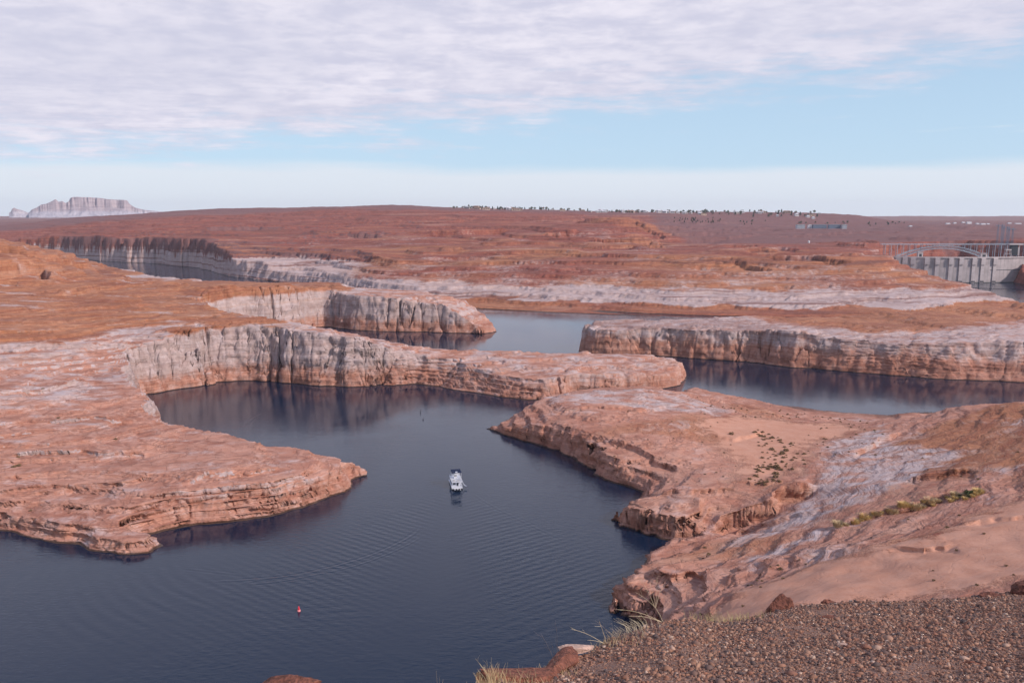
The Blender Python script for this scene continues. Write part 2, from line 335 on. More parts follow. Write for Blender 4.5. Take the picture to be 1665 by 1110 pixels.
def plan(pix, z0): return [Z(p[0], p[1], z0)[:2] for p in pix]
SANDS = [(plan([(1120,690),(1200,672),(1370,680),(1420,700),(1330,725),(1310,770),(1260,800),(1190,800),(1200,760),(1150,730)], 12), 34, .85),
         (plan([(1120,985),(1200,930),(1330,905),(1480,905),(1560,870),(1700,830),(1900,830),(1900,1040),(1400,1050),(1150,1020)], 32), 26, .95),
         (plan([(1320,800),(1665,700),(1665,760),(1500,830),(1380,862)], 32), 10, .4)]
def sand_at(X, Y): return np.maximum.reduce([soft_patch(p, X, Y, w) * a for p, w, a in SANDS])
SANDF = np.zeros(GX.shape, np.float32); _m = (GRr < 900) & (GX > 0); SANDF[_m] = sand_at(GX[_m], GY[_m])
print('fields', round(time.time() - T0, 1))
def look(fields, x, y):
    a = (np.arctan2(x, y) - AZ0) / (AZ1 - AZ0) * (NA - 1); l = (np.log(np.maximum(np.hypot(x, y), 1)) - LR0) / (LR1 - LR0) * (NR - 1)
    a = np.clip(a, 0, NA - 1.001); l = np.clip(l, 0, NR - 1.001)
    i = a.astype(np.int32); j = l.astype(np.int32); fa = (a - i).astype(np.float32); fl = (l - j).astype(np.float32)
    return [((f[i, j]*(1-fa) + f[i+1, j]*fa)*(1-fl) + (f[i, j+1]*(1-fa) + f[i+1, j+1]*fa)*fl) for f in fields]
def look_id(x, y):
    a = np.clip((np.arctan2(x, y) - AZ0) / (AZ1 - AZ0) * (NA - 1) + .5, 0, NA - 1).astype(int); l = np.clip((np.log(np.maximum(np.hypot(x, y), 1)) - LR0) / (LR1 - LR0) * (NR - 1) + .5, 0, NR - 1).astype(int)
    return LID[a, l]
PIXR = 0.0012
# low cliffs and ledges inland: plan polylines, half height, reach (metres); the side nearer the lake viewpoint is the lower one
SCARPS = [([(1150,872,2),(1200,850,4),(1245,838,6),(1295,818,10),(1345,795,14)], 5.0, 26), ([(1165,852,8),(1230,846,10),(1300,842,15),(1350,836,18)], 1.2, 10),
  ([(1350,853,24),(1420,838,26),(1490,822,29),(1560,803,32)], 1.6, 12), ([(1470,778,27),(1530,772,30),(1600,768,34)], 1.8, 12), ([(1130,702,15),(1190,712,15),(1250,700,13)], .9, 9),
  ([(1190,790,12),(1240,797,12),(1290,792,13)], .9, 8), ([(1060,800,12),(1120,806,12),(1200,800,12)], 1.3, 9), ([(900,668,18),(960,662,19),(1040,664,19),(1110,655,17)], 1.2, 10),
  ([(1000,712,17),(1060,738,15),(1110,760,14)], 1.6, 10), ([(1050,940,9),(1090,950,11),(1140,935,14)], 1.8, 9), ([(1230,915,24),(1320,900,28),(1400,880,33)], .8, 8), ([(1440,890,37),(1500,905,38),(1560,900,40)], 1.0, 7),
  ([(1560,850,40),(1620,838,42),(1700,840,44)], 1.0, 8), ([(1370,745,18),(1420,725,17),(1470,700,17)], 1.6, 12),
  ([(0,742,20),(90,735,19),(200,742,17),(260,735,17)], 1.5, 12), ([(280,790,15),(380,775,15),(470,762,15)], 1.4, 9), ([(20,800,13),(120,795,12),(200,790,14),(250,775,15)], 1.3, 9), ([(60,690,25),(150,672,27),(230,690,20)], 1.5, 12),
  ([(-60,640,36),(60,628,36),(150,612,34)], 1.6, 14), ([(-60,560,50),(100,553,50),(220,548,48)], 2.0, 16),
  ([(-60,438,88),(20,432,88),(60,436,84),(84,452,74)], 8, 60), ([(-60,402,98),(50,403,98),(110,414,84),(160,428,66)], 6, 60), ([(0,500,66),(150,492,64),(260,486,60)], 1.6, 25), ([(60,470,72),(180,462,66),(280,462,58)], 2, 30)]
SCARPS = [([Z(*q)[:2] for q in a], h, L) for a, h, L in SCARPS]
SCARPS += [([P(*q)[:2] for q in a], h, L) for a, h, L in [([(680,378,2550),(760,375,2600),(835,372,2650)], 9, 90), ([(570,379,2600),(625,380,2580)], 8, 80), ([(880,383,2350),(940,379,2450)], 9, 70), ([(955,390,2200),(1020,387,2250),(1085,388,2300)], 7, 80),
  ([(1240,420,1690),(1330,421,1660),(1400,424,1600)], 6, 50), ([(330,372,3000),(420,368,3100)], 9, 90), ([(985,361,2650),(1035,360,2700),(1075,376,2600),(1098,392,2500)], 5, 70), ([(400,412,2150),(520,416,2050),(640,418,1850)], 5, 60), ([(1110,436,1580),(1190,428,1640),(1270,440,1540)], 5, 50)]]
def scarp_z(x, y, z):
    out = np.zeros(np.shape(z), np.float32)
    for pts, h, L in SCARPS:
        p = np.array(pts); lo = p.min(0) - 5*L; hi = p.max(0) + 5*L
        m = (x > lo[0]) & (x < hi[0]) & (y > lo[1]) & (y < hi[1])
        if not m.any(): continue
        k = L * .35; X = x[m]; Y = y[m]; X, Y = X + pn2(X/(L*1.5), Y/(L*1.5), 68)*k + pn2(X/(L*.4), Y/(L*.4), 69)*k*.35, Y + pn2(X/(L*1.5), Y/(L*1.5), 70)*k + pn2(X/(L*.4), Y/(L*.4), 60)*k*.35
        best = np.full(X.shape, 1e9); sg = np.zeros(X.shape); al = np.zeros(X.shape); n = len(p)
        for i in range(n - 1):
            dx, dy = p[i+1] - p[i]; ln = math.hypot(dx, dy); t = ((X-p[i][0])*dx + (Y-p[i][1])*dy) / ln**2; tc = np.clip(t, 0, 1)
            d = np.hypot(X-p[i][0]-tc*dx, Y-p[i][1]-tc*dy); c = (dx*(Y-p[i][1]) - dy*(X-p[i][0])) / ln; q = d < best
            best = np.where(q, d, best); sg = np.where(q, c, sg); al = np.where(q, (i+tc)/(n-1), al)
        e = sstep(al, 0, .15) * (1 - sstep(al, .85, 1)); dd = sg / max(.8, h*.16)
        out[m] += (h * e * np.tanh(dd) * np.exp(-best/L)).astype(np.float32)
    return out
def terrain_z(x, y, fine=True):
    """height of the ground at plan positions x, y"""
    x = np.asarray(x, np.float64); y = np.asarray(y, np.float64); r = np.hypot(x, y)
    def fade(lam): return sstep(lam / (r * PIXR), 1.2, 3.5).astype(np.float32)
    far = sstep(r, 1100, 2600)
    # ragged outline: bend the plan a little
    k = (1 + 1.5 * far)
    wx = pn2(x/70, y/70, 1)*5*k + pn2(x/23, y/23, 2)*2.6*k; wy = pn2(x/70, y/70, 3)*5*k + pn2(x/23, y/23, 4)*2.6*k
    if fine:
        f = fade(8); wx = wx + pn2(x/8, y/8, 5)*1.2*f; wy = wy + pn2(x/8, y/8, 6)*1.2*f
    sd, st, top, can, snd = look([SD, STP, TOP, CANYON, SANDF], x + wx, y + wy)
    hard = 1 - sstep(snd, .25, .8) * .93
    cliff = sstep(st, 1.5, 4)
    # flutes, buttresses and joints cut into the cliffs
    fl = pn2(x/42, y/42, 62) * 5 + (1 - np.abs(pn2(x/44 + pn2(x/30, y/30, 63)*.4, y/44, 7)))**14 * 6.5 + (1 - np.abs(pn2(x/21, y/21, 8)))**18 * 5
    if fine:
        fl = fl + (1 - np.abs(pn2(x/8, y/8, 9)))**12 * 1.8 * fade(5) + (1 - np.abs(pn2(x/2.6, y/2.6, 10)))**6 * .5 * fade(2.3)
    else: fl = fl
    fl = fl * (.35 + 1.3 * sstep(pn2(x/55, y/55, 61), -.35, .5))
    fl = (fl - 1.2) * .75 * (0.35 + 0.65 * cliff) * (1 + .2 * far)
    sde = sd - np.clip(fl, -2, 20) * sstep(sd, -3, 4)
    cl = st * sde
    cl = np.where(cl > 0, cl, cl * 1.0)
    # broad relief of the tops
    am = (0.35 + 1.3 * sstep(r, 600, 1500) * (1 - far) + .9 * far)
    rel = pn2(x/120, y/120, 12) * 2.2 * am + pn2(x/45, y/45, 13) * 1.3 * am
    # rounded slickrock swells and erosion rills
    ua, va = x + .55*y, y - .45*x
    rel = rel + (np.abs(pn2(ua/46 + pn2(x/40, y/40, 14), va/15, 15)) - .3) * (.30 + 1.90 * sstep(r, 450, 800)) * (1 - .75 * far)
    if fine:
        rel = rel + (np.abs(pn2(ua/15 + pn2(x/18, y/18, 16), va/5.5, 17)) - .3) * (.34 + .55 * sstep(r, 400, 700)) * fade(7.5) * (1 - .6 * far)
        rel = rel + (np.abs(pn2(ua/5, va/2.2, 18)) - .3) * .36 * fade(2.6) + pn2(x/1.0, y/1.0, 19) * .10 * fade(1.)
    if fine: rel = rel + pn2(x/500, y/500, 20) * 5 * sstep(r, 1800, 3200)
    tz = top + rel * sstep(top, 0, 10) * hard + (1 - hard) * pn2(x/60, y/60, 27) * 1.0
    # thin-bedded strata: stepped ledges
    def terr(z, step, amt, sd_):
        wl = 150 if step < 5 else 420
        o = pn2(x/wl, y/wl, sd_) * step * 1.2
        q = (z + o) / step; k0 = np.floor(q); f = q - k0
        return (1 - amt) * z + amt * ((k0 + sstep(f, 0.62, 0.97)) * step - o)
    z = np.where(cl < tz, cl, tz)
    hb = 2.5 + 2 * far
    d = np.clip(np.abs(cl - tz) / hb, 0, 1); z = z - (1 - d)**2 * hb * 0.25
    pos = sstep(z, 0.2, 2) * hard
    z = z + (terr(z, 17.0, 0.62, 26) - z) * sstep(r, 1450, 1900) * (1 - sstep(r, 4200, 4700)) * pos
    z = z + (terr(z, 8.0, 0.80, 22) - z) * sstep(r, 900, 1300) * (1 - sstep(r, 4200, 4700)) * pos
    pos = pos * (1 - .8 * sstep(x, 60, 130) * (1 - sstep(r, 600, 690)) * sstep(sd, 10, 22) * (.6 + .4 * sstep(pn2(x/70, y/70, 28), .3, 0)))
    z = z + (terr(z, 3.2, 0.70, 23) - z) * pos * fade(3.2)
    if fine:
        z = z + (terr(z, 1.1, 0.6, 24) - z) * pos * fade(2.0) + (terr(z, .45, .4, 25) - z) * pos * fade(.8)
    jt = (1 - np.abs(pn2(x/17 + pn2(x/40, y/40, 64)*.8, y/70, 65)))**26 * 2.2 + ((1 - np.abs(pn2(x/60, y/22, 66)))**26 * 1.6 if fine else 0)
    jm = (.10 + .9 * cliff) * (.5 + .5 * sstep(r, 600, 900)) * sstep(pn2(x/50, y/50, 67), -.3, .3)
    z = z - jt * (1 + far) * jm * sstep(z, 1, 5) * (1 - sstep(sd, 18, 60)) * hard
    z = z + scarp_z(x, y, z) * sstep(z, .3, 4)
    floor = np.where(can > 0.5, -70.0, -6.0)
    z = np.maximum(z, floor)
    return z.astype(np.float32)

# ------------------------------------------------------------------ material kit
class NT:
    def __init__(s, name):
        s.m = bpy.data.materials.new(name); s.m.use_nodes = True; s.t = s.m.node_tree; s.t.nodes.clear()
        s.out = s.n('ShaderNodeOutputMaterial'); s.b = s.n('ShaderNodeBsdfPrincipled'); s.l(s.b.outputs[0], s.out.inputs['Surface'])
        s.b.inputs['Specular IOR Level'].default_value = 0.2; s.b.inputs['Roughness'].default_value = 0.85
    def n(s, t, **k): return mk(s.t, t, **k)
    def l(s, a, b): s.t.links.new(a, b)
    def put(s, v, sock):
        if v is None: return
        if isinstance(v, (int, float)): sock.default_value = v
        elif isinstance(v, (tuple, list)): sock.default_value = (*v, 1) if len(v) == 3 and sock.type == 'RGBA' else v
        else: s.l(v, sock)
    def M(s, op, a, b=None, c=None, clamp=False):
        n = s.n('ShaderNodeMath'); n.operation = op; n.use_clamp = clamp
        for i, v in enumerate((a, b, c)): s.put(v, n.inputs[i])
        return n.outputs[0]
    def ss(s, v, a, b, lo=0.0, hi=1.0):
        n = s.n('ShaderNodeMapRange'); n.interpolation_type = 'SMOOTHSTEP'; s.put(v, n.inputs['Value'])
        for k, q in (('From Min', a), ('From Max', b), ('To Min', lo), ('To Max', hi)): s.put(q, n.inputs[k])
        return n.outputs['Result']
    def mix(s, f, a, b, mode='MIX'):
        n = s.n('ShaderNodeMix'); n.data_type = 'RGBA'; n.blend_type = mode
        s.put(f, n.inputs[0]); s.put(a, n.inputs[6]); s.put(b, n.inputs[7]); return n.outputs[2]
    def pos(s):
        g = s.n('ShaderNodeNewGeometry'); sp = s.n('ShaderNodeSeparateXYZ'); s.l(g.outputs['Position'], sp.inputs[0])
        sn = s.n('ShaderNodeSeparateXYZ'); s.l(g.outputs['Normal'], sn.inputs[0])
        return g, sp.outputs[0], sp.outputs[1], sp.outputs[2], sn.outputs[2]
    def vec(s, x, y, z):
        c = s.n('ShaderNodeCombineXYZ'); s.put(x, c.inputs[0]); s.put(y, c.inputs[1]); s.put(z, c.inputs[2]); return c.outputs[0]
    def noise(s, v, scale=1.0, det=4, rough=.55, dist=0.0):
        n = s.n('ShaderNodeTexNoise'); s.put(v, n.inputs['Vector']); n.inputs['Scale'].default_value = scale
        n.inputs['Detail'].default_value = det; n.inputs['Roughness'].default_value = rough; n.inputs['Distortion'].default_value = dist
        return n.outputs['Fac']
    def attr(s, name):
        a = s.n('ShaderNodeAttribute'); a.attribute_name = name; return a
    def bump(s, h, dist, strength=1.0, normal=None):
        b = s.n('ShaderNodeBump'); s.put(h, b.inputs['Height']); s.put(dist, b.inputs['Distance']); b.inputs['Strength'].default_value = strength
        if normal is not None: s.l(normal, b.inputs['Normal'])
        return b.outputs[0]

def simple_mat(name, col, rough=.7, var=.12, scale=3.0, metal=0.0, spec=.3, bump=0.0):
    k = NT(name); g = k.n('ShaderNodeTexCoord')
    f = k.noise(g.outputs['Object'], scale, 5, .6)
    c = k.mix(k.ss(f, .3, .7), tuple(v * (1 - var) for v in col), tuple(min(1, v * (1 + var)) for v in col))
    k.l(c, k.b.inputs['Base Color']); k.b.inputs['Roughness'].default_value = rough; k.b.inputs['Metallic'].default_value = metal
    k.b.inputs['Specular IOR Level'].default_value = spec
    if bump: k.l(k.bump(f, bump), k.b.inputs['Normal'])
    return k.m

def rock_material():
    """sandstone: masks painted per place say how bleached / sandy / red / brown the rock is, nodes add beds, joints, stains"""
    k = NT('sandstone'); g, x, y, z, nz = k.pos()
    a = k.attr('rockmask'); sp = k.n('ShaderNodeSeparateColor'); k.l(a.outputs['Color'], sp.inputs[0])
    bl, sa, re = sp.outputs[0], sp.outputs[1], sp.outputs[2]
    n_big = k.noise(k.vec(k.M('MULTIPLY', x, .007), k.M('MULTIPLY', y, .007), 0), 1, 4, .55)
    n_mid = k.noise(g.outputs['Position'], .12, 6, .62, .3)
    n_fine = k.noise(g.outputs['Position'], 1.1, 5, .65)
    zb = k.M('ADD', z, k.M('MULTIPLY', k.M('SUBTRACT', n_big, .5), 16))
    bbig = k.noise(k.vec(k.M('MULTIPLY', x, .0015), k.M('MULTIPLY', y, .0015), k.M('MULTIPLY', zb, .16)), 1, 6, .72)
    beds = k.noise(k.vec(k.M('MULTIPLY', x, .012), k.M('MULTIPLY', y, .012), k.M('MULTIPLY', zb, .55)), 1, 7, .68)
    beds2 = k.noise(k.vec(k.M('MULTIPLY', x, .05), k.M('MULTIPLY', y, .05), k.M('MULTIPLY', zb, 2.6)), 1, 4, .6)
    strk = k.noise(k.vec(k.M('MULTIPLY', x, .22), k.M('MULTIPLY', y, .22), k.M('MULTIPLY', z, .012)), 1, 5, .65)
    steep = k.ss(nz, .75, .35)
    # base families
    pink = k.mix(k.ss(beds, .35, .68), (.60, .34, .245), (.44, .215, .15))
    pink = k.mix(k.ss(n_mid, .40, .75), pink, (.66, .41, .31))
    brown = k.mix(k.ss(beds, .36, .66), (.52, .265, .155), (.35, .155, .098))
    brown = k.mix(k.ss(n_mid, .5, .8), brown, (.60, .35, .22))
    red = k.mix(k.ss(beds, .35, .65), (.36, .135, .10), (.21, .08, .068))
    red = k.mix(k.ss(n_mid, .45, .75), red, (.45, .20, .13))
    white = k.mix(k.ss(beds, .35, .7), (.62, .51, .45), (.53, .41, .355))
    white = k.mix(k.ss(n_mid, .42, .72), white, (.63, .55, .51))
    sand = k.mix(k.ss(n_mid, .35, .7), (.60, .335, .23), (.66, .395, .28))
    # 're' : 0 pink .. .5 brown .. 1 red
    c = k.mix(k.ss(re, .15, .5), pink, brown)
    c = k.mix(k.ss(re, .55, .95), c, red)
    blm = k.ss(k.M('ADD', bl, k.M('MULTIPLY', k.M('SUBTRACT', k.M('ADD', k.M('MULTIPLY', n_mid, .5), k.M('MULTIPLY', beds2, .5)), .5), 1.1)), .28, .72)
    c = k.mix(blm, c, white)
    sam = k.ss(k.M('ADD', k.M('ADD', sa, k.M('MULTIPLY', k.M('SUBTRACT', n_mid, .5), 1.1)), k.M('MULTIPLY', k.M('SUBTRACT', n_fine, .5), .5)), .35, .65)
    c = k.mix(sam, c, sand)
    nosand = k.M('SUBTRACT', 1.0, sam)
    c = k.mix(k.M('MULTIPLY', k.M('MULTIPLY', k.ss(bbig, .50, .62), k.M('MULTIPLY', nosand, k.attr('bandy').outputs['Fac'])), .78), c, k.mix(k.ss(n_mid, .4, .6), (.17, .075, .055), (.24, .11, .085)))
    c = k.mix(k.M('MULTIPLY', k.M('MULTIPLY', k.ss(bbig, .44, .36), nosand), .30), c, (.62, .42, .31))
    scrub_shade = k.attr('scrub_shade').outputs['Fac']  # dark scrub cover, plus shade painted on the left canyon wall
    sc2 = k.ss(k.M('ADD', scrub_shade, k.M('MULTIPLY', k.M('SUBTRACT', n_mid, .5), .9)), .3, .75)
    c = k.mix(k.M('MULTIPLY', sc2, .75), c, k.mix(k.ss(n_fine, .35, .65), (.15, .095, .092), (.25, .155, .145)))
    # fine beds and grit
    f = k.M('MULTIPLY', k.ss(beds2, .52, .40), k.M('SUBTRACT', 1.0, sam))
    c = k.mix(k.M('MULTIPLY', k.M('MULTIPLY', f, k.ss(n_big, .3, .6, .3, 1.0)), k.M('SUBTRACT', .42, k.M('MULTIPLY', steep, .2))), c, (.20, .095, .07))
    c = k.mix(k.M('MULTIPLY', k.ss(n_fine, .45, .75), .18), c, (.68, .5, .4))
    c = k.mix(k.M('MULTIPLY', k.ss(n_fine, .48, .25), .22), c, (.20, .10, .07))
    # desert varnish and mineral streaks running down the faces
    vs = k.M('MULTIPLY', k.ss(strk, .50, .70), steep)
    c = k.mix(k.M('MULTIPLY', vs, .24), c, (.16, .085, .065))
    vs2 = k.M('MULTIPLY', k.ss(strk, .46, .30), steep)
    c = k.mix(k.M('MULTIPLY', vs2, .16), c, (.62, .50, .42))
    # wet, algae-dark foot along the waterline
    wet = k.ss(k.M('ADD', z, k.M('MULTIPLY', n_fine, .5)), 1.25, .65)
    c = k.mix(k.M('MULTIPLY', wet, .88), c, (.035, .025, .018))
    hs = k.n('ShaderNodeHueSaturation'); hs.inputs['Saturation'].default_value = 1.13; hs.inputs['Value'].default_value = .88; k.l(c, hs.inputs['Color']); c = k.mix(1.0, hs.outputs[0], (1.0, .965, 1.05), 'MULTIPLY')
    k.l(c, k.b.inputs['Base Color'])
    k.put(k.M('SUBTRACT', .9, k.M('MULTIPLY', wet, .5)), k.b.inputs['Roughness'])
    k.b.inputs['Specular IOR Level'].default_value = .15
    # relief below mesh size: coarse when far, fine when near
    cd = k.n('ShaderNodeCameraData'); dist = cd.outputs['View Distance']
    rough3 = k.M('SUBTRACT', 1.0, k.M('MULTIPLY', sam, .85))
    h = k.M('ADD', k.M('MULTIPLY', n_mid, 1.6), k.M('MULTIPLY', beds2, 1.7))
    h = k.M('ADD', h, k.M('MULTIPLY', strk, k.M('MULTIPLY', steep, .5)))
    vo = k.n('ShaderNodeTexVoronoi'); vo.feature = 'DISTANCE_TO_EDGE'; vo.inputs['Scale'].default_value = 1.0
    wv = k.n('ShaderNodeVectorMath'); wv.operation = 'ADD'
    k.l(k.vec(k.M('MULTIPLY', x, .10), k.M('MULTIPLY', y, .10), k.M('MULTIPLY', z, .085)), wv.inputs[0])
    k.l(k.vec(k.M('MULTIPLY', n_mid, 1.3), k.M('MULTIPLY', n_big, 2.0), k.M('MULTIPLY', beds, .9)), wv.inputs[1])
    k.l(wv.outputs[0], vo.inputs['Vector'])
    crack = k.ss(vo.outputs['Distance'], 0.0, .045)
    h = k.M('ADD', h, k.M('MULTIPLY', crack, .55))
    h = k.M('ADD', h, k.M('MULTIPLY', n_fine, .24))
    h = k.M('MULTIPLY', h, rough3)
    k.l(k.bump(h, 1.0, .65), k.b.inputs['Normal'])
    return k.m
ROCK = rock_material()

# ------------------------------------------------------------------ terrain mesh
def grid_mesh(name, X, Y, Z_, mask, mat, attrs=None, smooth=True):
    """regular grid (i, j) of points; cells whose mask is True are kept, unused vertices dropped"""
    ni, nj = X.shape
    idx = np.arange(ni * nj).reshape(ni, nj)
    q = np.stack([idx[:-1, :-1], idx[1:, :-1], idx[1:, 1:], idx[:-1, 1:]], -1)[mask]
    used, inv = np.unique(q.ravel(), return_inverse=True)
    co = np.stack([X.ravel()[used], Y.ravel()[used], Z_.ravel()[used]], 1).astype(np.float32)
    me = bpy.data.meshes.new(name); me.vertices.add(len(used)); me.vertices.foreach_set('co', co.ravel())
    nq = len(q); me.loops.add(nq * 4); me.loops.foreach_set('vertex_index', inv.astype(np.int32).ravel())
    me.polygons.add(nq); me.polygons.foreach_set('loop_start', np.arange(nq, dtype=np.int32) * 4)
    me.polygons.foreach_set('loop_total', np.full(nq, 4, np.int32))
    if smooth: me.polygons.foreach_set('use_smooth', np.ones(nq, bool))
    for an, arr in (attrs or {}).items():
        if arr.ndim == 3:
            at = me.attributes.new(an, 'FLOAT_COLOR', 'POINT'); v = arr.reshape(-1, arr.shape[-1])[used]
            at.data.foreach_set('color', np.concatenate([v, np.ones((len(v), 1))], 1).astype(np.float32).ravel())
        else:
            at = me.attributes.new(an, 'FLOAT', 'POINT'); at.data.foreach_set('value', arr.ravel()[used].astype(np.float32))
    me.update(calc_edges=True); me.validate(); me.materials.append(mat)
    o = bpy.data.objects.new(name, me); C.objects.link(o); return o

NCOL, NROW = 1180, 1250
def build_terrain():
    nc, nr = 420, 2600
    a = np.linspace(AZ0, AZ1, nc); l = np.linspace(math.log(78.0), LR1, nr)
    A_, L_ = np.meshgrid(a, l, indexing='ij'); r = np.exp(L_)
    z = terrain_z(np.sin(A_)*r, np.cos(A_)*r, fine=False)
    e = np.arctan2(z - H, r); vis = np.maximum.accumulate(e, 1)
    isv = (e >= vis - 3e-4); isv = isv[:, 1:] | isv[:, :-1]
    dz = np.abs(np.diff(z, axis=1)); dr = np.diff(r, axis=1); rm = (r[:, 1:] + r[:, :-1]) / 2
    foot = np.abs(np.diff(e, axis=1))
    ds = np.where(isv, foot + dz / rm * .5, .22 * foot + dz / rm * .30) + 6e-5 + dr / rm * .012
    wet = (z[:, 1:] < -2) & (z[:, :-1] < -2); ds = np.where(wet, ds * .04, ds)
    far = rm > 9000; ds = np.where(far, 6e-5 + dr/rm*.004, ds)
    for hw in (16, 12, 8):                              # even out between neighbouring columns
        p = np.cumsum(np.pad(ds, ((hw + 1, hw), (0, 0)), 'edge'), 0); ds = (p[2*hw+1:] - p[:-2*hw-1]) / (2*hw+1)
    cum = np.concatenate([np.zeros((nc, 1)), np.cumsum(ds, 1)], 1)
    cols = np.linspace(0, nc - 1.0001, NCOL)
    rows = np.empty((nc, NROW))
    for i in range(nc): rows[i] = np.interp(np.linspace(0, cum[i, -1], NROW), cum[i], l)
    i0 = cols.astype(int); f = (cols - i0)[:, None]
    LL = rows[i0] * (1-f) + rows[i0 + 1] * f
    AA = (AZ0 + (AZ1 - AZ0) * cols / (nc - 1))[:, None] * np.ones((1, NROW))
    rr = np.exp(LL); X = np.sin(AA) * rr; Y = np.cos(AA) * rr
    Zt = terrain_z(X, Y).astype(np.float64)
    print('heights', round(time.time() - T0, 1))
    # push the faces in and out along their normals: ledges, joints and blocks on the walls
    def normals(X, Y, Zt):
        du = np.stack([np.gradient(X, axis=0), np.gradient(Y, axis=0), np.gradient(Zt, axis=0)], -1)
        dv = np.stack([np.gradient(X, axis=1), np.gradient(Y, axis=1), np.gradient(Zt, axis=1)], -1)
        n = np.cross(du, dv); n /= (np.linalg.norm(n, axis=-1, keepdims=True) + 1e-12)
        n[n[..., 2] < 0] *= -1; return n
    n = normals(X, Y, Zt); st = sstep(1 - n[..., 2], .12, .5)
    def fade(lam): return sstep(lam / (rr * PIXR), 1.2, 3.5)
    k = 1 + 1.2 * sstep(rr, 1000, 2500)
    zz = Zt + pn2(X/60, Y/60, 31) * 4
    d = (sstep(pn3(X/45, Y/45, zz/2.8, 32), -.12, .12) - .5) * 2.2 * k * fade(2.0) + (sstep(pn3(X/16, Y/16, zz/1.2, 33), -.12, .12) - .5) * .8 * fade(1.1) + pn3(X/5, Y/5, zz/.45, 34) * .25 * fade(.5)
    d += (sstep(pn3(X/11, Y/11, zz/8, 35), -.1, .1) - .5) * 1.7 * k * fade(8)
    j1 = np.abs(pn3(X/13, Y/13, Zt/40, 36)); d -= (1 - sstep(j1, 0, .07)) * 1.9 * k * fade(2)
    j2 = np.abs(pn3(X/6 , Y/6, Zt/16, 37)); d -= (1 - sstep(j2, 0, .08)) * .9 * fade(1.2)
    j3 = np.abs(pn3(X/30, Y/30, zz/7, 38)); d -= (1 - sstep(j3, 0, .06)) * .9 * k * fade(1.5)
    d *= st * sstep(Zt, -.5, 2.5)
    X = X + n[..., 0]*d; Y = Y + n[..., 1]*d; Zt = Zt + n[..., 2]*d*.4
    print('displaced', round(time.time() - T0, 1))
    # ---- what the rock is where
    lid = look_id(X, Y)
    zj = Zt + pn2(X/90, Y/90, 41) * 4 + pn2(X/25, Y/25, 42) * 2
    bl = (.34 + .58 * sstep(zj, 8, 27)) * (1 - sstep(zj, 44, 53))          # old lake-bed ring: bleached between two levels
    re = .42 * sstep(zj, 44, 52) + .0 * X
    sa = np.zeros_like(X)
    isA, isB, isC, isD = lid == 0, lid == 1, lid == 2, lid == 3
    rr = np.hypot(X, Y)
    # peninsula on the left: low shelf stays pink with thin pale films
    low = isA & (Zt < 40) & (rr < 640)
    bl = np.where(low & (n[..., 2] > .6), .26 + .30 * pn2(X/34, Y/12, 43) + .26 * sstep(Zt, 24, 34), bl)
    ridge = isA & (n[..., 2] > .7) & (Zt < 46) & ~low; bl = np.where(ridge, np.minimum(bl, .42 + .3 * pn2(X/30, Y/15, 53)), bl)
    up = isA & (Zt > 47); re = np.where(up, .42 + .25 * sstep(pn2(X/110, Y/60, 44), -.1, .5), re)
    bl = np.where(up & (Zt > 53), .16 + .5 * pn2(X/90, Y/22, 45), bl)
    # right block: pale pink walls, brown cap
    capD = soft_patch([P(*p)[:2] for p in [(1225,514,960),(1290,530,900),(1400,546,850),(1500,547,840),(1665,522,900),(2000,522,900),(2000,480,1300),(1230,480,1300)]], X + pn2(X/30, Y/30, 71)*12, Y + pn2(X/30, Y/30, 72)*25, 25)
    bl = np.where(isD, (.22 + .40 * sstep(zj, 10, 26) + .12 * pn2(X/30, Y/20, 54)) * (1 - capD) + (.14 + .3 * pn2(X/60, Y/20, 55)) * capD, bl); re = np.where(isD, .42 * capD, re)
    # near headland
    bl = np.where(isB, .22 + .3 * pn2(X/35, Y/35, 46), bl); re = np.where(isB, .12 + .25 * sstep(pn2(X/60, Y/60, 47), .1, .6), re)
    bl = np.where(isB & (n[..., 2] < .55), .12, bl)
    def patch(pix, z0, w):
        return soft_patch([Z(p[0], p[1], z0)[:2] for p in pix], X, Y, w)
    g1 = patch([(1150,850),(1290,800),(1330,750),(1340,700),(1440,672),(1460,720),(1500,735),(1590,765),(1560,790),(1400,838),(1320,852),(1200,866)], 20, 16)
    bl = np.where(isB, np.maximum(bl, (.60 + .3 * pn2(X/14, Y/9, 56)) * g1), bl)
    g2 = patch([(880,640),(1110,630),(1200,650),(1180,668),(1050,665),(890,655)], 18, 12); bl = np.where(isB, np.maximum(bl, (.55 + .3 * pn2(X/14, Y/9, 57))*g2), bl)
    g3 = patch([(1210,880),(1340,855),(1420,852),(1400,868),(1250,905),(1240,925),(1215,920)], 22, 8); bl = np.where(isB, np.maximum(bl, (.55 + .3 * pn2(X/9, Y/6, 58))*g3), bl)
    sa = np.where(isB, sand_at(X + pn2(X/14, Y/14, 73)*5, Y + pn2(X/14, Y/14, 74)*5), sa)
    r1 = patch([(1430,700),(1500,672),(1665,655),(1700,700),(1700,790),(1560,790),(1480,760)], 30, 16)
    r2 = patch([(1450,870),(1540,865),(1560,905),(1520,915),(1440,895)], 38, 6); r3 = patch([(1580,825),(1700,810),(1700,880),(1600,860)], 42, 6)
    re = np.where(isB, np.maximum.reduce([re, r1*.62, r2*.85, r3*.95]), re)
    bl = np.where(isB & (sa > .4), bl * .4, bl)
    # far shore
    mixb = sstep(pn2(X/400, Y/200, 48), -.4, .4)
    ring = sstep(zj, 6.5, 10.5) * (1 - sstep(zj, 21, 28)) * .92 + sstep(zj, 21, 28) * (1 - sstep(zj, 44, 60)) * (.34 + .25 * pn2(X/90, Y/60, 50))
    lf = sstep(-X, 260, 420)                            # canyon wall further left: bleached from the water up to the old waterline
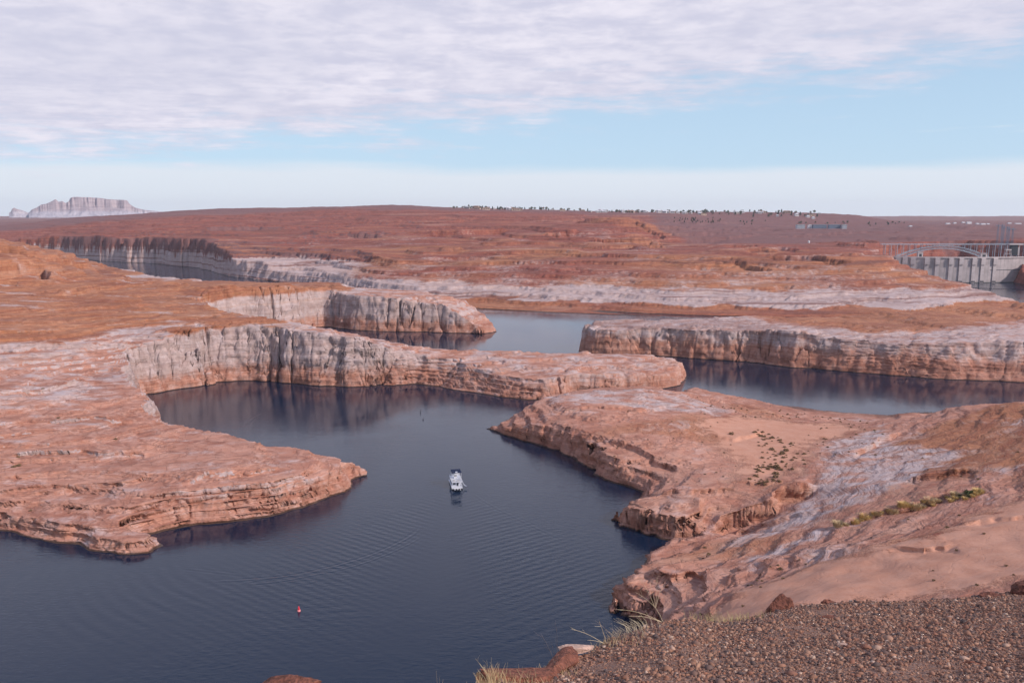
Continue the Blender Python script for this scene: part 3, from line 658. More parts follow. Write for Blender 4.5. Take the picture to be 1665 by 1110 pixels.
    ring = ring * (1-lf) + lf * (.85 * (1 - sstep(Zt, 40, 47)))
    bl = np.where(isC, ring, bl)
    reC = .42 + .18 * sstep(rr, 1700, 2600) + .18 * pn2(X/350, Y/350, 49) + .25 * sstep(rr, 2600, 4500)
    reC = reC * (1 - .0 * mixb)
    reC = np.where(Zt < 14, .38, reC); reC = np.where((Zt > 42) & (lf > .5) & (rr < 3300) & (n[..., 2] < .85), .95, reC)
    bl = np.where(isC & (X > 620) & (rr > 1960), 0, bl); cany = (X > 620) & (rr > 1950) & (rr < 3000) & (Zt < 82); reC = np.where(cany, .8, reC)
    reC = np.where((rr > 1250) & (reC < .9), reC + .32 + .28 * pn2(X/300, Y/100, 59), reC); re = np.where(isC, reC, re)
    fy = sstep(rr, 6000, 9000)
    bl = np.where(isC, bl * (1-fy) + fy * (.3 + .5 * pn2(X/1800, Y/1800, 51)), bl); re = re * (1-fy) + fy * .3
    pl = soft_patch([P(*p)[:2] for p in [(1058,366,2900),(1140,398,2350),(1260,392,2350),(1440,388,2500),(1900,388,2600),(2600,380,3000),(2600,366,9000),(1060,350,9000),(1060,362,3300)]], X + pn2(X/120, Y/120, 75)*60, Y + pn2(X/120, Y/120, 76)*60, 160)
    scr_shade = np.where(isC, np.maximum(pl * 1.1, sstep(rr, 4000, 4700)*.8), 0) + np.where(isC & (rr > 1700), .35 * pn2(X/260, Y/200, 77), 0); scr_shade = np.clip(scr_shade * sstep(rr, 1500, 1900), 0, 1)
    bl = np.where(pl > .5, bl * .3, bl); cw = isC & (lf > .3) & (Zt > 43) & (rr < 3300) & (n[..., 2] < .93); scr_shade = np.where(cw, .8, scr_shade); bl = np.where(cw, 0, bl)  # upper canyon wall on the left: its shade is painted into the colour
    bandy = np.where(isC, 1.0, np.where(isD, .5, np.where(isA & (Zt > 44), .55, .22)))
    stk = sstep(pn2(X/260, Y/60, 79) + .5*pn2(X/90, Y/25, 80), .12, .5)
    bl = np.where(isC & (Zt > 26) & (rr < 3300), np.maximum(bl, .42 * stk * (1 - sstep(rr, 2300, 3300)) * (1-pl)), bl)
    mask3 = np.stack([np.clip(bl, 0, 1), np.clip(sa, 0, 1), np.clip(re, 0, 1)], -1)
    zc = np.maximum.reduce([Zt[:-1, :-1], Zt[1:, :-1], Zt[1:, 1:], Zt[:-1, 1:]])
    keep = (zc > -1.2) | (Zt[:-1, :-1] < -8)
    li = lid[:-1, :-1]
    names = [('peninsula_terrain', 'low stepped sandstone peninsula with pale cliffs around the left cove', 0),
             ('headland_terrain', 'pink sandstone headland with sandy hollow and grey slabs below the gravel slope', 1),
             ('far_shore_terrain', 'long red mesa country with a bleached waterline band across the lake', 2),
             ('island_terrain', 'banded sandstone block with brown flat top between two arms of water', 3)]
    for nm, lb, i in names:
        m = keep & (li == i)
        if m.any():
            o = grid_mesh(nm, X, Y, Zt, m, ROCK, {'rockmask': mask3, 'scrub_shade': scr_shade, 'bandy': bandy}); tag(o, lb, 'terrain', None, 'structure')
            print(nm, m.sum())
build_terrain()
print('terrain', round(time.time() - T0, 1))

# ------------------------------------------------------------------ water
def wake_field(X, Y, pts, w):
    best = np.full(X.shape, 1e9); sgn = np.zeros(X.shape); along = np.zeros(X.shape); acc = 0
    n = len(pts); tot = sum(math.hypot(pts[i+1][0]-pts[i][0], pts[i+1][1]-pts[i][1]) for i in range(n-1))
    for i in range(n - 1):
        ax, ay = pts[i][:2]; bx, by = pts[i+1][:2]; dx, dy = bx-ax, by-ay; L = math.hypot(dx, dy)
        t = np.clip(((X-ax)*dx + (Y-ay)*dy) / (L*L), 0, 1); d = np.hypot(X-ax-t*dx, Y-ay-t*dy)
        m = d < best; cr = (dx*(Y-ay) - dy*(X-ax)) / L
        sgn = np.where(m, cr, sgn); best = np.where(m, d, best); along = np.where(m, (acc + t*L) / tot, along); acc += L
    return best, sgn, along
def smooth_line(pix, n=12):
    p = np.array([Z(a, b, 0)[:2] for a, b in pix]); t = np.arange(len(p)); tt = np.linspace(0, len(p)-1, n*(len(p)-1)+1)
    from math import floor
    out = []
    for u in tt:
        i = min(int(u), len(p)-2); f = u - i; p0 = p[max(i-1, 0)]; p1 = p[i]; p2 = p[i+1]; p3 = p[min(i+2, len(p)-1)]
        out.append(.5*((2*p1) + (-p0+p2)*f + (2*p0-5*p1+4*p2-p3)*f*f + (-p0+3*p1-3*p2+p3)*f**3))
    return out
def build_water():
    k = NT('lake_water'); g, x, y, z, nz = k.pos()
    k.b.inputs['Base Color'].default_value = (.003, .014, .038, 1); k.b.inputs['Roughness'].default_value = .03
    k.b.inputs['IOR'].default_value = 1.37; k.b.inputs['Specular IOR Level'].default_value = .5
    v1 = k.noise(k.vec(k.M('MULTIPLY', x, .30), k.M('MULTIPLY', y, .62), 0), 1, 5, .62, .5)
    v2 = k.noise(k.vec(k.M('MULTIPLY', x, .09), k.M('MULTIPLY', y, .15), 3), 1, 3, .5, .6)
    # patches of smoother and rougher water
    pt = k.noise(k.vec(k.M('MULTIPLY', x, .010), k.M('MULTIPLY', y, .006), 9), 1, 4, .6, .5)
    calm = k.attr('calm').outputs['Fac']
    amp = k.M('MULTIPLY', k.ss(pt, .35, .65, .35, 1.2), calm)
    h = k.M('MULTIPLY', k.M('ADD', k.M('MULTIPLY', v1, .15), k.M('MULTIPLY', v2, .10)), amp)
    wk = k.attr('wake').outputs['Fac']; wa = k.attr('wakeamp').outputs['Fac']
    wob = k.noise(k.vec(k.M('MULTIPLY', x, .2), k.M('MULTIPLY', y, .2), 0), 1, 3, .6)
    ph = k.M('ADD', wk, k.M('MULTIPLY', wob, 1.4))
    h = k.M('ADD', h, k.M('MULTIPLY', k.M('MULTIPLY', k.M('SINE', ph), wa), .05))
    w2 = k.attr('swell').outputs['Fac']; w3 = k.attr('swellamp').outputs['Fac']
    h = k.M('ADD', h, k.M('MULTIPLY', k.M('MULTIPLY', k.M('SINE', k.M('ADD', w2, k.M('MULTIPLY', wob, 3.0))), w3), .034))
    w4 = k.attr('ring').outputs['Fac']; w5 = k.attr('ringamp').outputs['Fac']
    h = k.M('ADD', h, k.M('MULTIPLY', k.M('MULTIPLY', k.M('SINE', k.M('ADD', w4, k.M('MULTIPLY', wob, 3.0))), w5), .034))
    k.l(k.bump(h, 1.0, 1.0), k.b.inputs['Normal'])
    a = np.linspace(AZ0 - .1, AZ1 + .1, 560); l = np.linspace(math.log(55), math.log(4200), 700)
    A_, L_ = np.meshgrid(a, l, indexing='ij'); r = np.exp(L_); X = np.sin(A_)*r; Y = np.cos(A_)*r
    lines = [([(688,852),(672,868),(640,886),(600,903),(540,921),(470,936),(380,943),(300,944)], 1.6, 1.0),
             ([(690,868),(668,882),(630,900),(580,918),(520,932),(440,946),(360,950)], 1.4, .8),
             ([(765,800),(790,817),(830,838),(880,862),(940,888)], 1.6, .6),
             ([(497,659),(460,663),(430,671),(408,682),(395,700)], 2.2, .9),
             ([(300,924),(350,930),(400,936)], 1.5, .5)]
    wk = np.zeros(X.shape); wa = np.zeros(X.shape)
    for pix, w, am in lines:
        b, s, al = wake_field(X, Y, smooth_line(pix), w); e = np.exp(-(b/w/1.2)**2) * am * sstep(al, 0, .12) * (1 - sstep(al, .75, 1))
        m = e > wa; wk = np.where(m, s * 2.2 / w * 1.6, wk); wa = np.maximum(wa, e)
    bx, by = Z(738, 797, 0)[:2]
    # the divergent wave trains behind the boat and their long interference
    rho = np.hypot(X - bx, Y - by); ang = np.arctan2(X - bx, -(Y - by))
    sw = (-(Y - by)) * 1.3 + np.abs(X-bx) * .9; sa = np.exp(-((rho-90)/90)**2) * np.exp(-((np.abs(ang)-.45)/.3)**2) * 1.0
    c2x, c2y = Z(560, 860, 0)[:2]
    rho2 = np.hypot((X-c2x), (Y-c2y)); sa2 = np.exp(-((rho2-100)/70)**2) * .9 * sstep(c2y + 20 - Y, 0, 60) * sstep(pn2(X/60, Y/60, 78), -.1, .5)
    calm = 1.0 * (1 - .5 * sstep(r, 400, 700)) * (1 - .6 * sstep(r, 700, 1050)) + 1.1 * sstep(r, 1500, 2000)
    o = grid_mesh('lake_water', X, Y, np.zeros(X.shape), np.ones((X.shape[0]-1, X.shape[1]-1), bool), k.m,
                  {'wake': wk, 'wakeamp': wa, 'swell': sw, 'swellamp': sa, 'ring': rho2 * 1.05, 'ringamp': sa2, 'calm': calm})
    tag(o, 'dark blue lake water with soft ripples and curved wake lines', 'water', None, 'structure')
build_water()
print('water', round(time.time() - T0, 1))

# ------------------------------------------------------------------ standing things on the ground
def place(pts, rmin=150, rmax=9000, n=1500, zf=None):
    """where the sight lines through the given picture points meet the ground"""
    zf = zf or (lambda x, y: terrain_z(x, y))
    px = np.array([p[0] for p in pts], float); py = np.array([p[1] for p in pts], float)
    u = (px - 832.5) / F; v = -(py - 555.0) / F; ry = CT + v*ST; rz = -ST + v*CT; hr = np.hypot(u, ry)
    t = np.exp(np.linspace(math.log(rmin), math.log(rmax), n))[None, :] / hr[:, None]
    x = u[:, None]*t; y = ry[:, None]*t; z = H + rz[:, None]*t
    g = zf(x, y); below = z <= g; k = np.argmax(below, 1); k[~below.any(1)] = n - 1
    i = np.arange(len(pts)); return np.stack([x[i, k], y[i, k], g[i, k]], 1)

# ------------------------------------------------------------------ distant buttes
def butte_mat():
    k = NT('butte_rock'); g, x, y, z, nz = k.pos()
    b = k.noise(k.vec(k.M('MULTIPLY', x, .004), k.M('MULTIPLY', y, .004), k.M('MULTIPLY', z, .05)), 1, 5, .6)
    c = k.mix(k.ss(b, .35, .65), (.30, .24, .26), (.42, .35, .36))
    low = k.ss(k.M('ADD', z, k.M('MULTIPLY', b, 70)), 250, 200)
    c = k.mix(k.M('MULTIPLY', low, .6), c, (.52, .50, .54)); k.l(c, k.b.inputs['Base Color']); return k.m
BUT = butte_mat()
def butte(name, label, prof, Y, depth, base_z):
    pxs = np.array([p[0] for p in prof], float); hs = np.array([P(p[0], p[1], Y)[2] for p in prof]); xs = np.array([P(p[0], 345, Y)[0] for p in prof])
    nx, ny = 260, 60
    X = np.linspace(xs[0], xs[-1], nx)[:, None] * np.ones((1, ny)); D = np.linspace(-depth, depth, ny)[None] * np.ones((nx, 1))
    hx = np.interp(X, xs, hs); 
    fl = np.abs(pn2(X/190, D/150, 81)) * 70 + np.abs(pn2(X/60, D/60, 82)) * 25
    e = depth * .45 - np.abs(D) - fl                       # distance inside the rim
    cliff = np.clip(e / 18, 0, 1)
    tal = np.clip(1 + e / (depth * .62), 0, 1)
    top = hx - base_z
    z = base_z + top * (.58 * tal**1.4 + .42 * cliff) + (pn2(X/90, D/90, 83)*8 + pn2(X/30, D/30, 84)*5) * (1 - cliff*.7)
    o = grid_mesh(name, X + D * (X / Y), D + Y, z, np.ones((nx-1, ny-1), bool), BUT)
    return tag(o, label, 'butte', None, 'structure')
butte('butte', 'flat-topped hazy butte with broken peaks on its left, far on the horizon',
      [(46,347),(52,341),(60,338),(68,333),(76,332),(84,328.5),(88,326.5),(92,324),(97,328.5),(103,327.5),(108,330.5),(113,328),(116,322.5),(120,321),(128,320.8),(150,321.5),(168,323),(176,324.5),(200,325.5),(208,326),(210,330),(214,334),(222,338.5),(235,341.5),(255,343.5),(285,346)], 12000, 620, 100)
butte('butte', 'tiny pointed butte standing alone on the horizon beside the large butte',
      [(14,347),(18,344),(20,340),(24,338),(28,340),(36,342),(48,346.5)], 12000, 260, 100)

# ------------------------------------------------------------------ dam
CONC = simple_mat('dam_concrete', (.40, .345, .345), .8, .18, .05)
CONC2 = simple_mat('pale_concrete', (.46, .40, .40), .8, .12, .1)
DARK = simple_mat('dark_opening', (.03, .035, .045), .6, .1)
STEEL = simple_mat('bridge_steel', (.33, .37, .43), .55, .08, .3)
PYL = simple_mat('pylon_steel', (.16, .20, .27), .5, .08, .3)
def build_dam():
    L = np.array(Q(1425, 1880)[:2]); Rr = np.array(Q(1672, 1862)[:2]); n = 60
    ch = Rr - L; ln = np.linalg.norm(ch); ch /= ln; nor = np.array([ch[1], -ch[0]])
    if nor[1] > 0: nor = -nor
    def at(t, off=0.0):
        b = 34 * (1 - (2*t-1)**2); p = L + ch * ln * t + nor * (b + off); return p
    root = empty('arch_dam', (*at(.5), 0), 0, 'curved pale concrete dam wall closing the lake arm at right', 'dam')
    o0 = np.array([*at(.5), 0.0])
    def shell(t0, t1, o1, o2, z0, z1, m=None, taper=0.0):
        m = m or max(2, int((t1 - t0) * 80)); V = []; Fc = []
        for i in range(m + 1):
            t = t0 + (t1 - t0) * i / m; a = at(t, o1); b = at(t, o2); a2 = at(t, o1 + taper)
            V += [np.array([*a2, z0]) - o0, np.array([*b, z0]) - o0, np.array([*b, z1]) - o0, np.array([*a, z1]) - o0]
        for i in range(m):
            k = 4*i
            for c in range(4): Fc.append((k+c, k+4+c, k+4+(c+1)%4, k+(c+1)%4))
        Fc += [(0,1,2,3), (4*m+3, 4*m+2, 4*m+1, 4*m)]
        return V, Fc
    def part(name, mat, *a, **k):
        V, Fc = shell(*a, **k); return mesh_obj(name, V, Fc, mat, root)
    part('wall', CONC, 0, 1, 0, -10, -72, 54.5)
    part('crest_road', CONC2, 0, 1, 2.2, -12, 54.5, 56)
    part('parapet', CONC2, 0, 1, 2.2, 1.6, 56, 57.3)
    part('gallery_band', DARK, .70, .985, .5, 0, 27.6, 28.6)
    part('waterline_stain', simple_mat('wet_concrete', (.10, .10, .10), .6), 0, 1, .35, 0, -1, 1.6)
    for px in (1440, 1452, 1462, 1472, 1483.5, 1504, 1519.5, 1540, 1556, 1576.5, 1591, 1611.5):
        x = Q(px, 1850)[0]; t = (x - L[0]) / (Rr[0] - L[0]); w = 3.9 / ln
        part('pier', CONC2, t-w, t+w, 2.0, 0, -2, 54.5, m=2)
        V, Fc = shell(t-w*1.25, t+w*1.25, 4.2, 2.0, 40, 54.5, m=2); mesh_obj('hoist_house', V, Fc, CONC2, root)
        if px > 1550:
            for q in (-.75, -.05, .65):
                V, Fc = shell(t+w*q, t+w*(q+.45), 2.35, 2.0, .8, 4.6, m=1); mesh_obj('gate', V, Fc, DARK, root)
    for t in np.linspace(.03, .97, 34):                   # block joints
        part('joint', simple_mat('joint_stain', (.30, .28, .27), .8) if 'joint_stain' not in bpy.data.materials else bpy.data.materials['joint_stain'], t - .0007, t + .0007, .12, 0, 2, 54, m=1)
    # small houses on the crest
    for (px, w, h, lb) in ((1495, 11, 12, 'pale box-shaped service house on the dam crest behind the left piers'), (1593, 14, 10, 'pale service house on the dam crest under the right foot of the bridge arch')):
        x = Q(px, 1850)[0]; p = at((x - L[0]) / (Rr[0] - L[0]), -5)
        r = empty('service_house', (p[0], p[1], 56), 0, lb, 'building')
        MB().box(-w/2, w/2, -3, 3, 0, h*.85).build('wall', CONC2, r); MB().box(-w/2-.6, w/2+.6, -3.6, 3.6, h*.85, h*.85+1).build('roof', CONC, r)
        MB().box(-w/4, w/4, -3.15, -3, 1, h*.6).build('window', DARK, r)
    x = Q(1635, 1850)[0]; p = at((x - L[0]) / (Rr[0] - L[0]), -5)
    r = empty('gantry_crane', (p[0], p[1], 56), 0, 'tall pale gantry crane straddling the right end of the dam crest', 'crane')
    b = MB()
    for sx in (-1, 1):
        for sy in (-2.5, 2.5): b.bar((sx*8, sy, 0), (sx*4.5, sy, 15), .6)
        b.bar((sx*6.4, -2.5, 7), (sx*6.4, 2.5, 7), .4)
    b.bar((-6.4, -2.5, 7), (6.4, -2.5, 7), .4).build('legs', CONC2, r)
    MB().box(-6, 6, -3.4, 3.4, 15, 17.5).build('cab', CONC2, r)
build_dam()

# ------------------------------------------------------------------ arch bridge
def build_bridge():
    Y = 2130
    def X(px): return P(px, 400, Y)[0]
    x0, x1 = X(1432), X(1700); zd = P(1530, 397, Y)[2]
    a0, a1 = X(1449), X(1615); zf = P(1449, 421, Y)[2]; zt = P(1530, 399.6, Y)[2]
    cx = (x0 + x1) / 2; root = empty('arch_bridge', (cx, Y, zf), 0, 'blue-grey steel arch road bridge spanning the canyon behind the dam', 'bridge')
    def lz(x, dz=0):
        t = (2*(x - a0)/(a1 - a0) - 1); return (zf + (zt - zf) * (1 - t*t)) - zf + dz
    deck = MB().box(x0-cx, x1-cx, -6, 6, zd-zf-1.1, zd-zf+.2); deck.build('deck', STEEL, root)
    r = MB()
    for sy in (-5.8, 5.8):
        r.bar((x0-cx, sy, zd-zf+1.4), (x1-cx, sy, zd-zf+1.4), .15)
        for k in range(60): xx = x0-cx + (x1-x0)*k/59; r.bar((xx, sy, zd-zf+.2), (xx, sy, zd-zf+1.4), .1, n=4)
    r.build('railing', STEEL, root)
    n = 34; xs = np.linspace(a0, a1, n + 1)
    for sy in (-5, 5):
        m = MB()
        for i in range(n):
            dep0 = 6.5 + 4*abs(2*i/n-1)**2; dep1 = 6.5 + 4*abs(2*(i+1)/n-1)**2
            p, q = (xs[i]-cx, sy, lz(xs[i])), (xs[i+1]-cx, sy, lz(xs[i+1])); p2, q2 = (xs[i]-cx, sy, lz(xs[i])-dep0), (xs[i+1]-cx, sy, lz(xs[i+1])-dep1)
            m.bar(p, q, 1.0, n=4); m.bar(p2, q2, 1.0, n=4); m.bar(p, p2, .35, n=4); m.bar(p if i % 2 else p2, q2 if i % 2 else q, .35, n=4)
        m.build('arch_truss', STEEL, root)
    for px in np.arange(1438.5, 1700, 9.9):
        x = X(px); z1 = zd-zf-1.1
        z0 = lz(x) if a0 < x < a1 else P(px, 420, Y)[2]-zf - 40
        if z1 - z0 < 2: continue
        m = MB()
        for sy in (-4.5, 4.5): m.bar((x-cx, sy, z0), (x-cx, sy, z1), .75, n=4)
        m.build('column', STEEL, root)
build_bridge()

# ------------------------------------------------------------------ power pylons and the building by the bridge
def pylon(px, pyb, pyt, Y, w, lb):
    b = P(px, pyb, Y); h = P(px, pyt, Y)[2] - b[2]
    r = empty('power_pylon', b, 0, lb, 'pylon', 'power pylons beside the bridge')
    for sx in (-1, 1):
        m = MB(); cx = sx*w*.5
        for (ax, ay) in ((-1,-1),(1,-1),(1,1),(-1,1)):
            m.bar((cx+ax*2.6, ay*2.6, -12), (cx+ax*1.1, ay*1.1, h), .32, .25, n=4)
        nseg = 9
        for i in range(nseg):
            z0 = h*i/nseg; z1 = h*(i+1)/nseg; w0 = 2.6-1.5*i/nseg; w1 = 2.6-1.5*(i+1)/nseg
            for ay in (-1, 1):
                m.bar((cx-w0, ay*w0, z0), (cx+w1, ay*w1, z1), .16, n=4); m.bar((cx+w0, ay*w0, z0), (cx-w1, ay*w1, z1), .16, n=4)
        m.bar((cx, 0, h), (cx, 0, h+6), .5, .12, n=4); m.build('mast', PYL, r)
    m = MB()
    for dz in (0, -2.4): m.bar((-w*1.15, 0, h+dz), (w*1.15, 0, h+dz), .5, n=4)
    for k in range(9): xx = -w*1.15 + w*2.3*k/8; m.bar((xx, 0, h), (xx + (w*.28 if k < 8 else 0), 0, h-2.4), .16, n=4)
    m.build('crossarm', PYL, r)
    s = MB()
    for xx in (-w*1.05, -w*.4, w*.4, w*1.05): s.bar((xx, 0, h-2.4), (xx, 0, h-6), .35, n=5)
    s.build('insulator', PYL, r)
pylon(1624, 397, 366, 2330, 11, 'tall left pylon of the blue-grey group beside the bridge end')
pylon(1633, 397, 369, 2260, 10, 'middle pylon of the blue-grey group beside the bridge end')
pylon(1642, 398, 371.5, 2200, 10, 'shorter right pylon of the blue-grey group beside the bridge end')
def flat_building(px, py, Y, w, h, lb, dep=14):
    b = P(px, py, Y); r = empty('visitor_building', b, 0, lb, 'building')
    MB().box(-w*.32, w*.18, -dep*.3, dep*.3, -22, h*.62).build('wall', DARK, r)
    MB().box(-w/2, w/2, -dep/2, dep/2, h*.62, h).build('roof', CONC2, r)
    MB().box(-w*.15, w*.3, -dep*.25, dep*.3, -22, -1.5).build('terrace', CONC, r)
flat_building(1650, 401, 2060, 34, 7, 'round-edged pale roofed visitor building on the rim right of the pylons')

# ------------------------------------------------------------------ town on the mesa
WALLS = [simple_mat('pale_house_wall', (.55, .50, .46), .8, .08), simple_mat('tan_house_wall', (.50, .38, .30), .8, .1), simple_mat('white_house_wall', (.64, .63, .64), .8, .05)]
ROOFS = [simple_mat('grey_roof', (.30, .29, .30), .8, .1), simple_mat('brown_roof', (.25, .16, .12), .8, .1), simple_mat('white_roof', (.60, .60, .63), .7, .05)]
rnd = random.Random(5)
def house_mesh(kind):
    m = MB(); w, d, h = [(16, 10, 4), (24, 12, 4.5), (12, 10, 6)][kind]
    m.box(-w/2, w/2, -d/2, d/2, -3, h); nb = len(m.F)
    for (a, b) in ((-.36, -.18), (-.06, .08), (.2, .38)): m.box(w*a, w*b, -d/2-.15, -d/2, 1.2, h-.8)
    nw = len(m.F)
    e = .8
    m.add([(-w/2-e,-d/2-e,h),(w/2+e,-d/2-e,h),(w/2+e,d/2+e,h),(-w/2-e,d/2+e,h),(-w/2+d*.3,0,h+d*.28),(w/2-d*.3,0,h+d*.28)], [(0,1,5,4),(2,3,4,5),(1,2,5),(3,0,4),(0,3,2,1)])
    me = bpy.data.meshes.new('house'); me.from_pydata(m.V, [], m.F)
    for mt in (WALLS[kind], DARK, ROOFS[kind]): me.materials.append(mt)
    me.polygons.foreach_set('material_index', np.array([0]*nb + [1]*(nw-nb) + [2]*(len(m.F)-nw), np.int32)); me.update(); return me
HM = [house_mesh(k) for k in range(3)]
LEAF = [simple_mat('dark_evergreen_leaves', (.055, .075, .045), .8, .3, 1.0), simple_mat('dusty_green_leaves', (.12, .13, .08), .8, .3, 1.0), simple_mat('bare_winter_twigs', (.24, .19, .16), .8, .2, 1.0)]
BARK = simple_mat('bark', (.14, .10, .075), .9, .2)
def tree_mesh(kind, seed):
    rg = np.random.RandomState(seed); m = MB(); hh = 10.0
    m.bar((0, 0, -1), (0, 0, hh*.5), .45, .25)
    for k in range(6):
        t = k*1.05; m.bar((0, 0, hh*.25+k*.4), (2.2*math.cos(t), 2.2*math.sin(t), hh*.5+k*.4), .2, .08, n=4)
    nb = len(m.F); nl = 420
    for k in range(nl):
        if kind == 0: z = rg.uniform(.1, 1); rad = 2.6*(1-z)**.7*math.sqrt(rg.uniform(.1, 1)); 
        else:
            z = rg.uniform(.28, 1); rad = 4.2*math.sqrt(max(0, 1-((z-.6)/.42)**2))*math.sqrt(rg.uniform(.05, 1))
        a = rg.uniform(0, 6.283); rad *= 1 + .25*math.sin(3*a+seed) ; c = np.array([rad*math.cos(a), rad*math.sin(a), z*hh]); s = rg.uniform(.35, .8)
        u = rg.normal(size=3); u /= np.linalg.norm(u); v = np.cross(u, rg.normal(size=3)); v /= np.linalg.norm(v)
        m.add([c-u*s, c+v*s, c+u*s, c-v*s], [(0,1,2,3)])
    me = bpy.data.meshes.new('tree'); me.from_pydata([tuple(v) for v in m.V], [], m.F)
    me.materials.append(BARK); me.materials.append(LEAF[kind]); me.polygons.foreach_set('material_index', np.array([0]*nb + [1]*nl, np.int32)); me.update(); return me
TM = [tree_mesh(0, 1), tree_mesh(0, 2), tree_mesh(1, 3), tree_mesh(1, 4), tree_mesh(2, 5), tree_mesh(2, 6)]
def inst(name, me, loc, rz, s, lb, cat, grp):
    o = bpy.data.objects.new(name, me); C.objects.link(o); o.location = loc; o.rotation_euler = (0, 0, rz)
    o.scale = (s, s, s) if isinstance(s, (int, float)) else s
    return tag(o, lb, cat, grp)
def skyline_y(px): return float(np.interp(px, [700,720,800,900,1000,1100,1200,1300,1380], [336.5,337.5,340,343,345.5,345.5,346,347,349]))
def town():
    T = []; Hs = []
    for i in range(190):
        px = rnd.choice([rnd.uniform(735, 900), rnd.uniform(985, 1120), rnd.uniform(1120, 1330), rnd.uniform(735, 1330)])
        Y = rnd.uniform(4700, 5150); x, y, _ = Q(px, Y)[0], Y, 0; T.append((x, Y, px))
    for i in range(80):
        px = rnd.choice([rnd.uniform(750, 880), rnd.uniform(880, 1080), rnd.uniform(1000, 1100), rnd.uniform(1100, 1330)]); Y = rnd.uniform(4650, 5000); Hs.append((Q(px, Y)[0], Y, px))
    tz = terrain_z([t[0] for t in T], [t[1] for t in T]); hz = terrain_z([t[0] for t in Hs], [t[1] for t in Hs])
    names = {0: ('conifer_tree', 'dark pointed evergreen on the far mesa skyline among the town houses', 'dark evergreens on the mesa skyline'),
             1: ('broadleaf_tree', 'dusty green round tree on the far mesa skyline among the town houses', 'dusty green trees on the mesa skyline'),
             2: ('bare_tree', 'bare greyish winter tree on the far mesa skyline among the town houses', 'bare trees on the mesa skyline')}
    for (x, Y, px), z in zip(T, tz):
        k = rnd.choice([0, 0, 1, 1, 2]); nm, lb, gr = names[k]
        s = rnd.uniform(.9, 1.9) * (1.1 if k == 0 else .9); inst(nm, TM[k*2 + rnd.randint(0, 1)], (x, Y, z - .4), rnd.uniform(0, 6), (s*1.2, s*1.2, s), lb, 'tree', gr)
    hn = ['low pale house with grey roof on the far mesa skyline', 'long tan house with brown roof on the far mesa skyline', 'small white two storey house on the far mesa skyline']
    for (x, Y, px), z in zip(Hs, hz):
        k = rnd.choice([0, 1, 2, 2]); inst('house', HM[k], (x, Y, z - .5), rnd.uniform(-.5, .5), rnd.uniform(1.1, 2.0), hn[k], 'house', hn[k].split(' on the')[0] + 's on the mesa')
    # clusters on the plain below the mesa
    pts = []
    for i in range(34): pts.append((rnd.uniform(1094, 1172) , rnd.uniform(355, 363.5), 0))
    for i in range(8): pts.append((rnd.uniform(1195, 1245), rnd.uniform(359, 366), rnd.choice([0, 1])))
    for i in range(12): pts.append((rnd.uniform(1296, 1380), rnd.uniform(362, 364.5), rnd.choice([0, 1])))
    for i in range(12): pts.append((rnd.uniform(1400, 1480), rnd.uniform(362, 368), rnd.choice([0, 1])))
    L = place(pts, 2500, 12000, 1600)
    gl = ['dark evergreen in the dense grove on the plain below the town', 'dusty tree on the plain around the long blue-grey hotel']
    for (px, py, k), p in zip(pts, L):
        s = rnd.uniform(.7, 1.15) * p[1] / 5000 * 1.2
        inst('conifer_tree' if k == 0 else 'broadleaf_tree', TM[k*2 + rnd.randint(0, 1)], (p[0], p[1], p[2]-.3), rnd.uniform(0, 6), (s*1.2, s*1.2, s),
             ('dark evergreen in the dense grove on the plain below the town' if px < 1180 else 'small dark evergreen standing loose on the plain right of the grove' if k == 0 else 'dusty round tree standing loose on the plain right of the grove'), 'tree', 'grove trees on the plain' if px < 1180 else ('loose evergreens on the plain' if k == 0 else 'loose round trees on the plain'))
    # hotel in four wings
    W4 = [(1301, 13, 'leftmost pale blue-grey wing'), (1317, 7, 'narrow bright white wing'), (1332, 22, 'long dark blue wing'), (1356, 19, 'dull blue wing with brown gaps'), (1372, 8, 'small rightmost wing')]
    LL = place([(p[0], 371.5) for p in W4], 2500, 9000, 1600)
    HB = [simple_mat('hotel_blue_grey', (.34, .37, .42), .7, .1), simple_mat('hotel_white', (.70, .70, .72), .7, .05), simple_mat('hotel_dark_blue', (.13, .17, .24), .7, .1)]
    for (px, w, lb), p, m in zip(W4, LL, (HB[0], HB[1], HB[2], HB[2], HB[0])):
        sc_ = p[1] / F; r = empty('hotel_wing', p, 0, lb + ' of the hotel on the plain below the mesa', 'building', None)
        ww = w * sc_; hh = 6.0 * sc_
        MB().box(-ww/2, ww/2, -8, 8, -3, hh).build('wall', m, r); MB().box(-ww/2-.6, ww/2+.6, -8.6, 8.6, hh, hh+1).build('roof', ROOFS[0], r)
        nwin = max(2, int(w/2)); wm = MB()
        for i in range(nwin):
            for fl in range(2): x0 = -ww/2 + ww*(i+.3)/nwin; wm.box(x0, x0+ww*.4/nwin, -8.2, -8, hh*(.15+.45*fl), hh*(.4+.45*fl))
        wm.build('window', DARK, r)
    # white sheds far right on the plain
    spots = [(1541,364.5,6),(1552,363.5,4),(1566,362.5,4),(1575,364,7),(1589,364.5,4),(1598,365,7),(1606,365,4),(1480,368.5,4),(1655,364.5,9),(1641,364,5)]
    LL = place([(a, b) for a, b, _ in spots], 2500, 15000, 1800)
    wd = ['leftmost low white shed on the hazy right plain', 'second small white shed on the hazy right plain', 'third tiny white shed on the hazy right plain', 'bright square white tank house on the hazy right plain', 'small cream shed right of the bright tank house',
          'wide cream shed right of the bright tank house', 'tiny cream shed at the end of the row left of the pylons', 'low white house alone at the foot of the mesa end', 'long pale shed behind the pylons at the right edge', 'small pale shed just right behind the pylons']
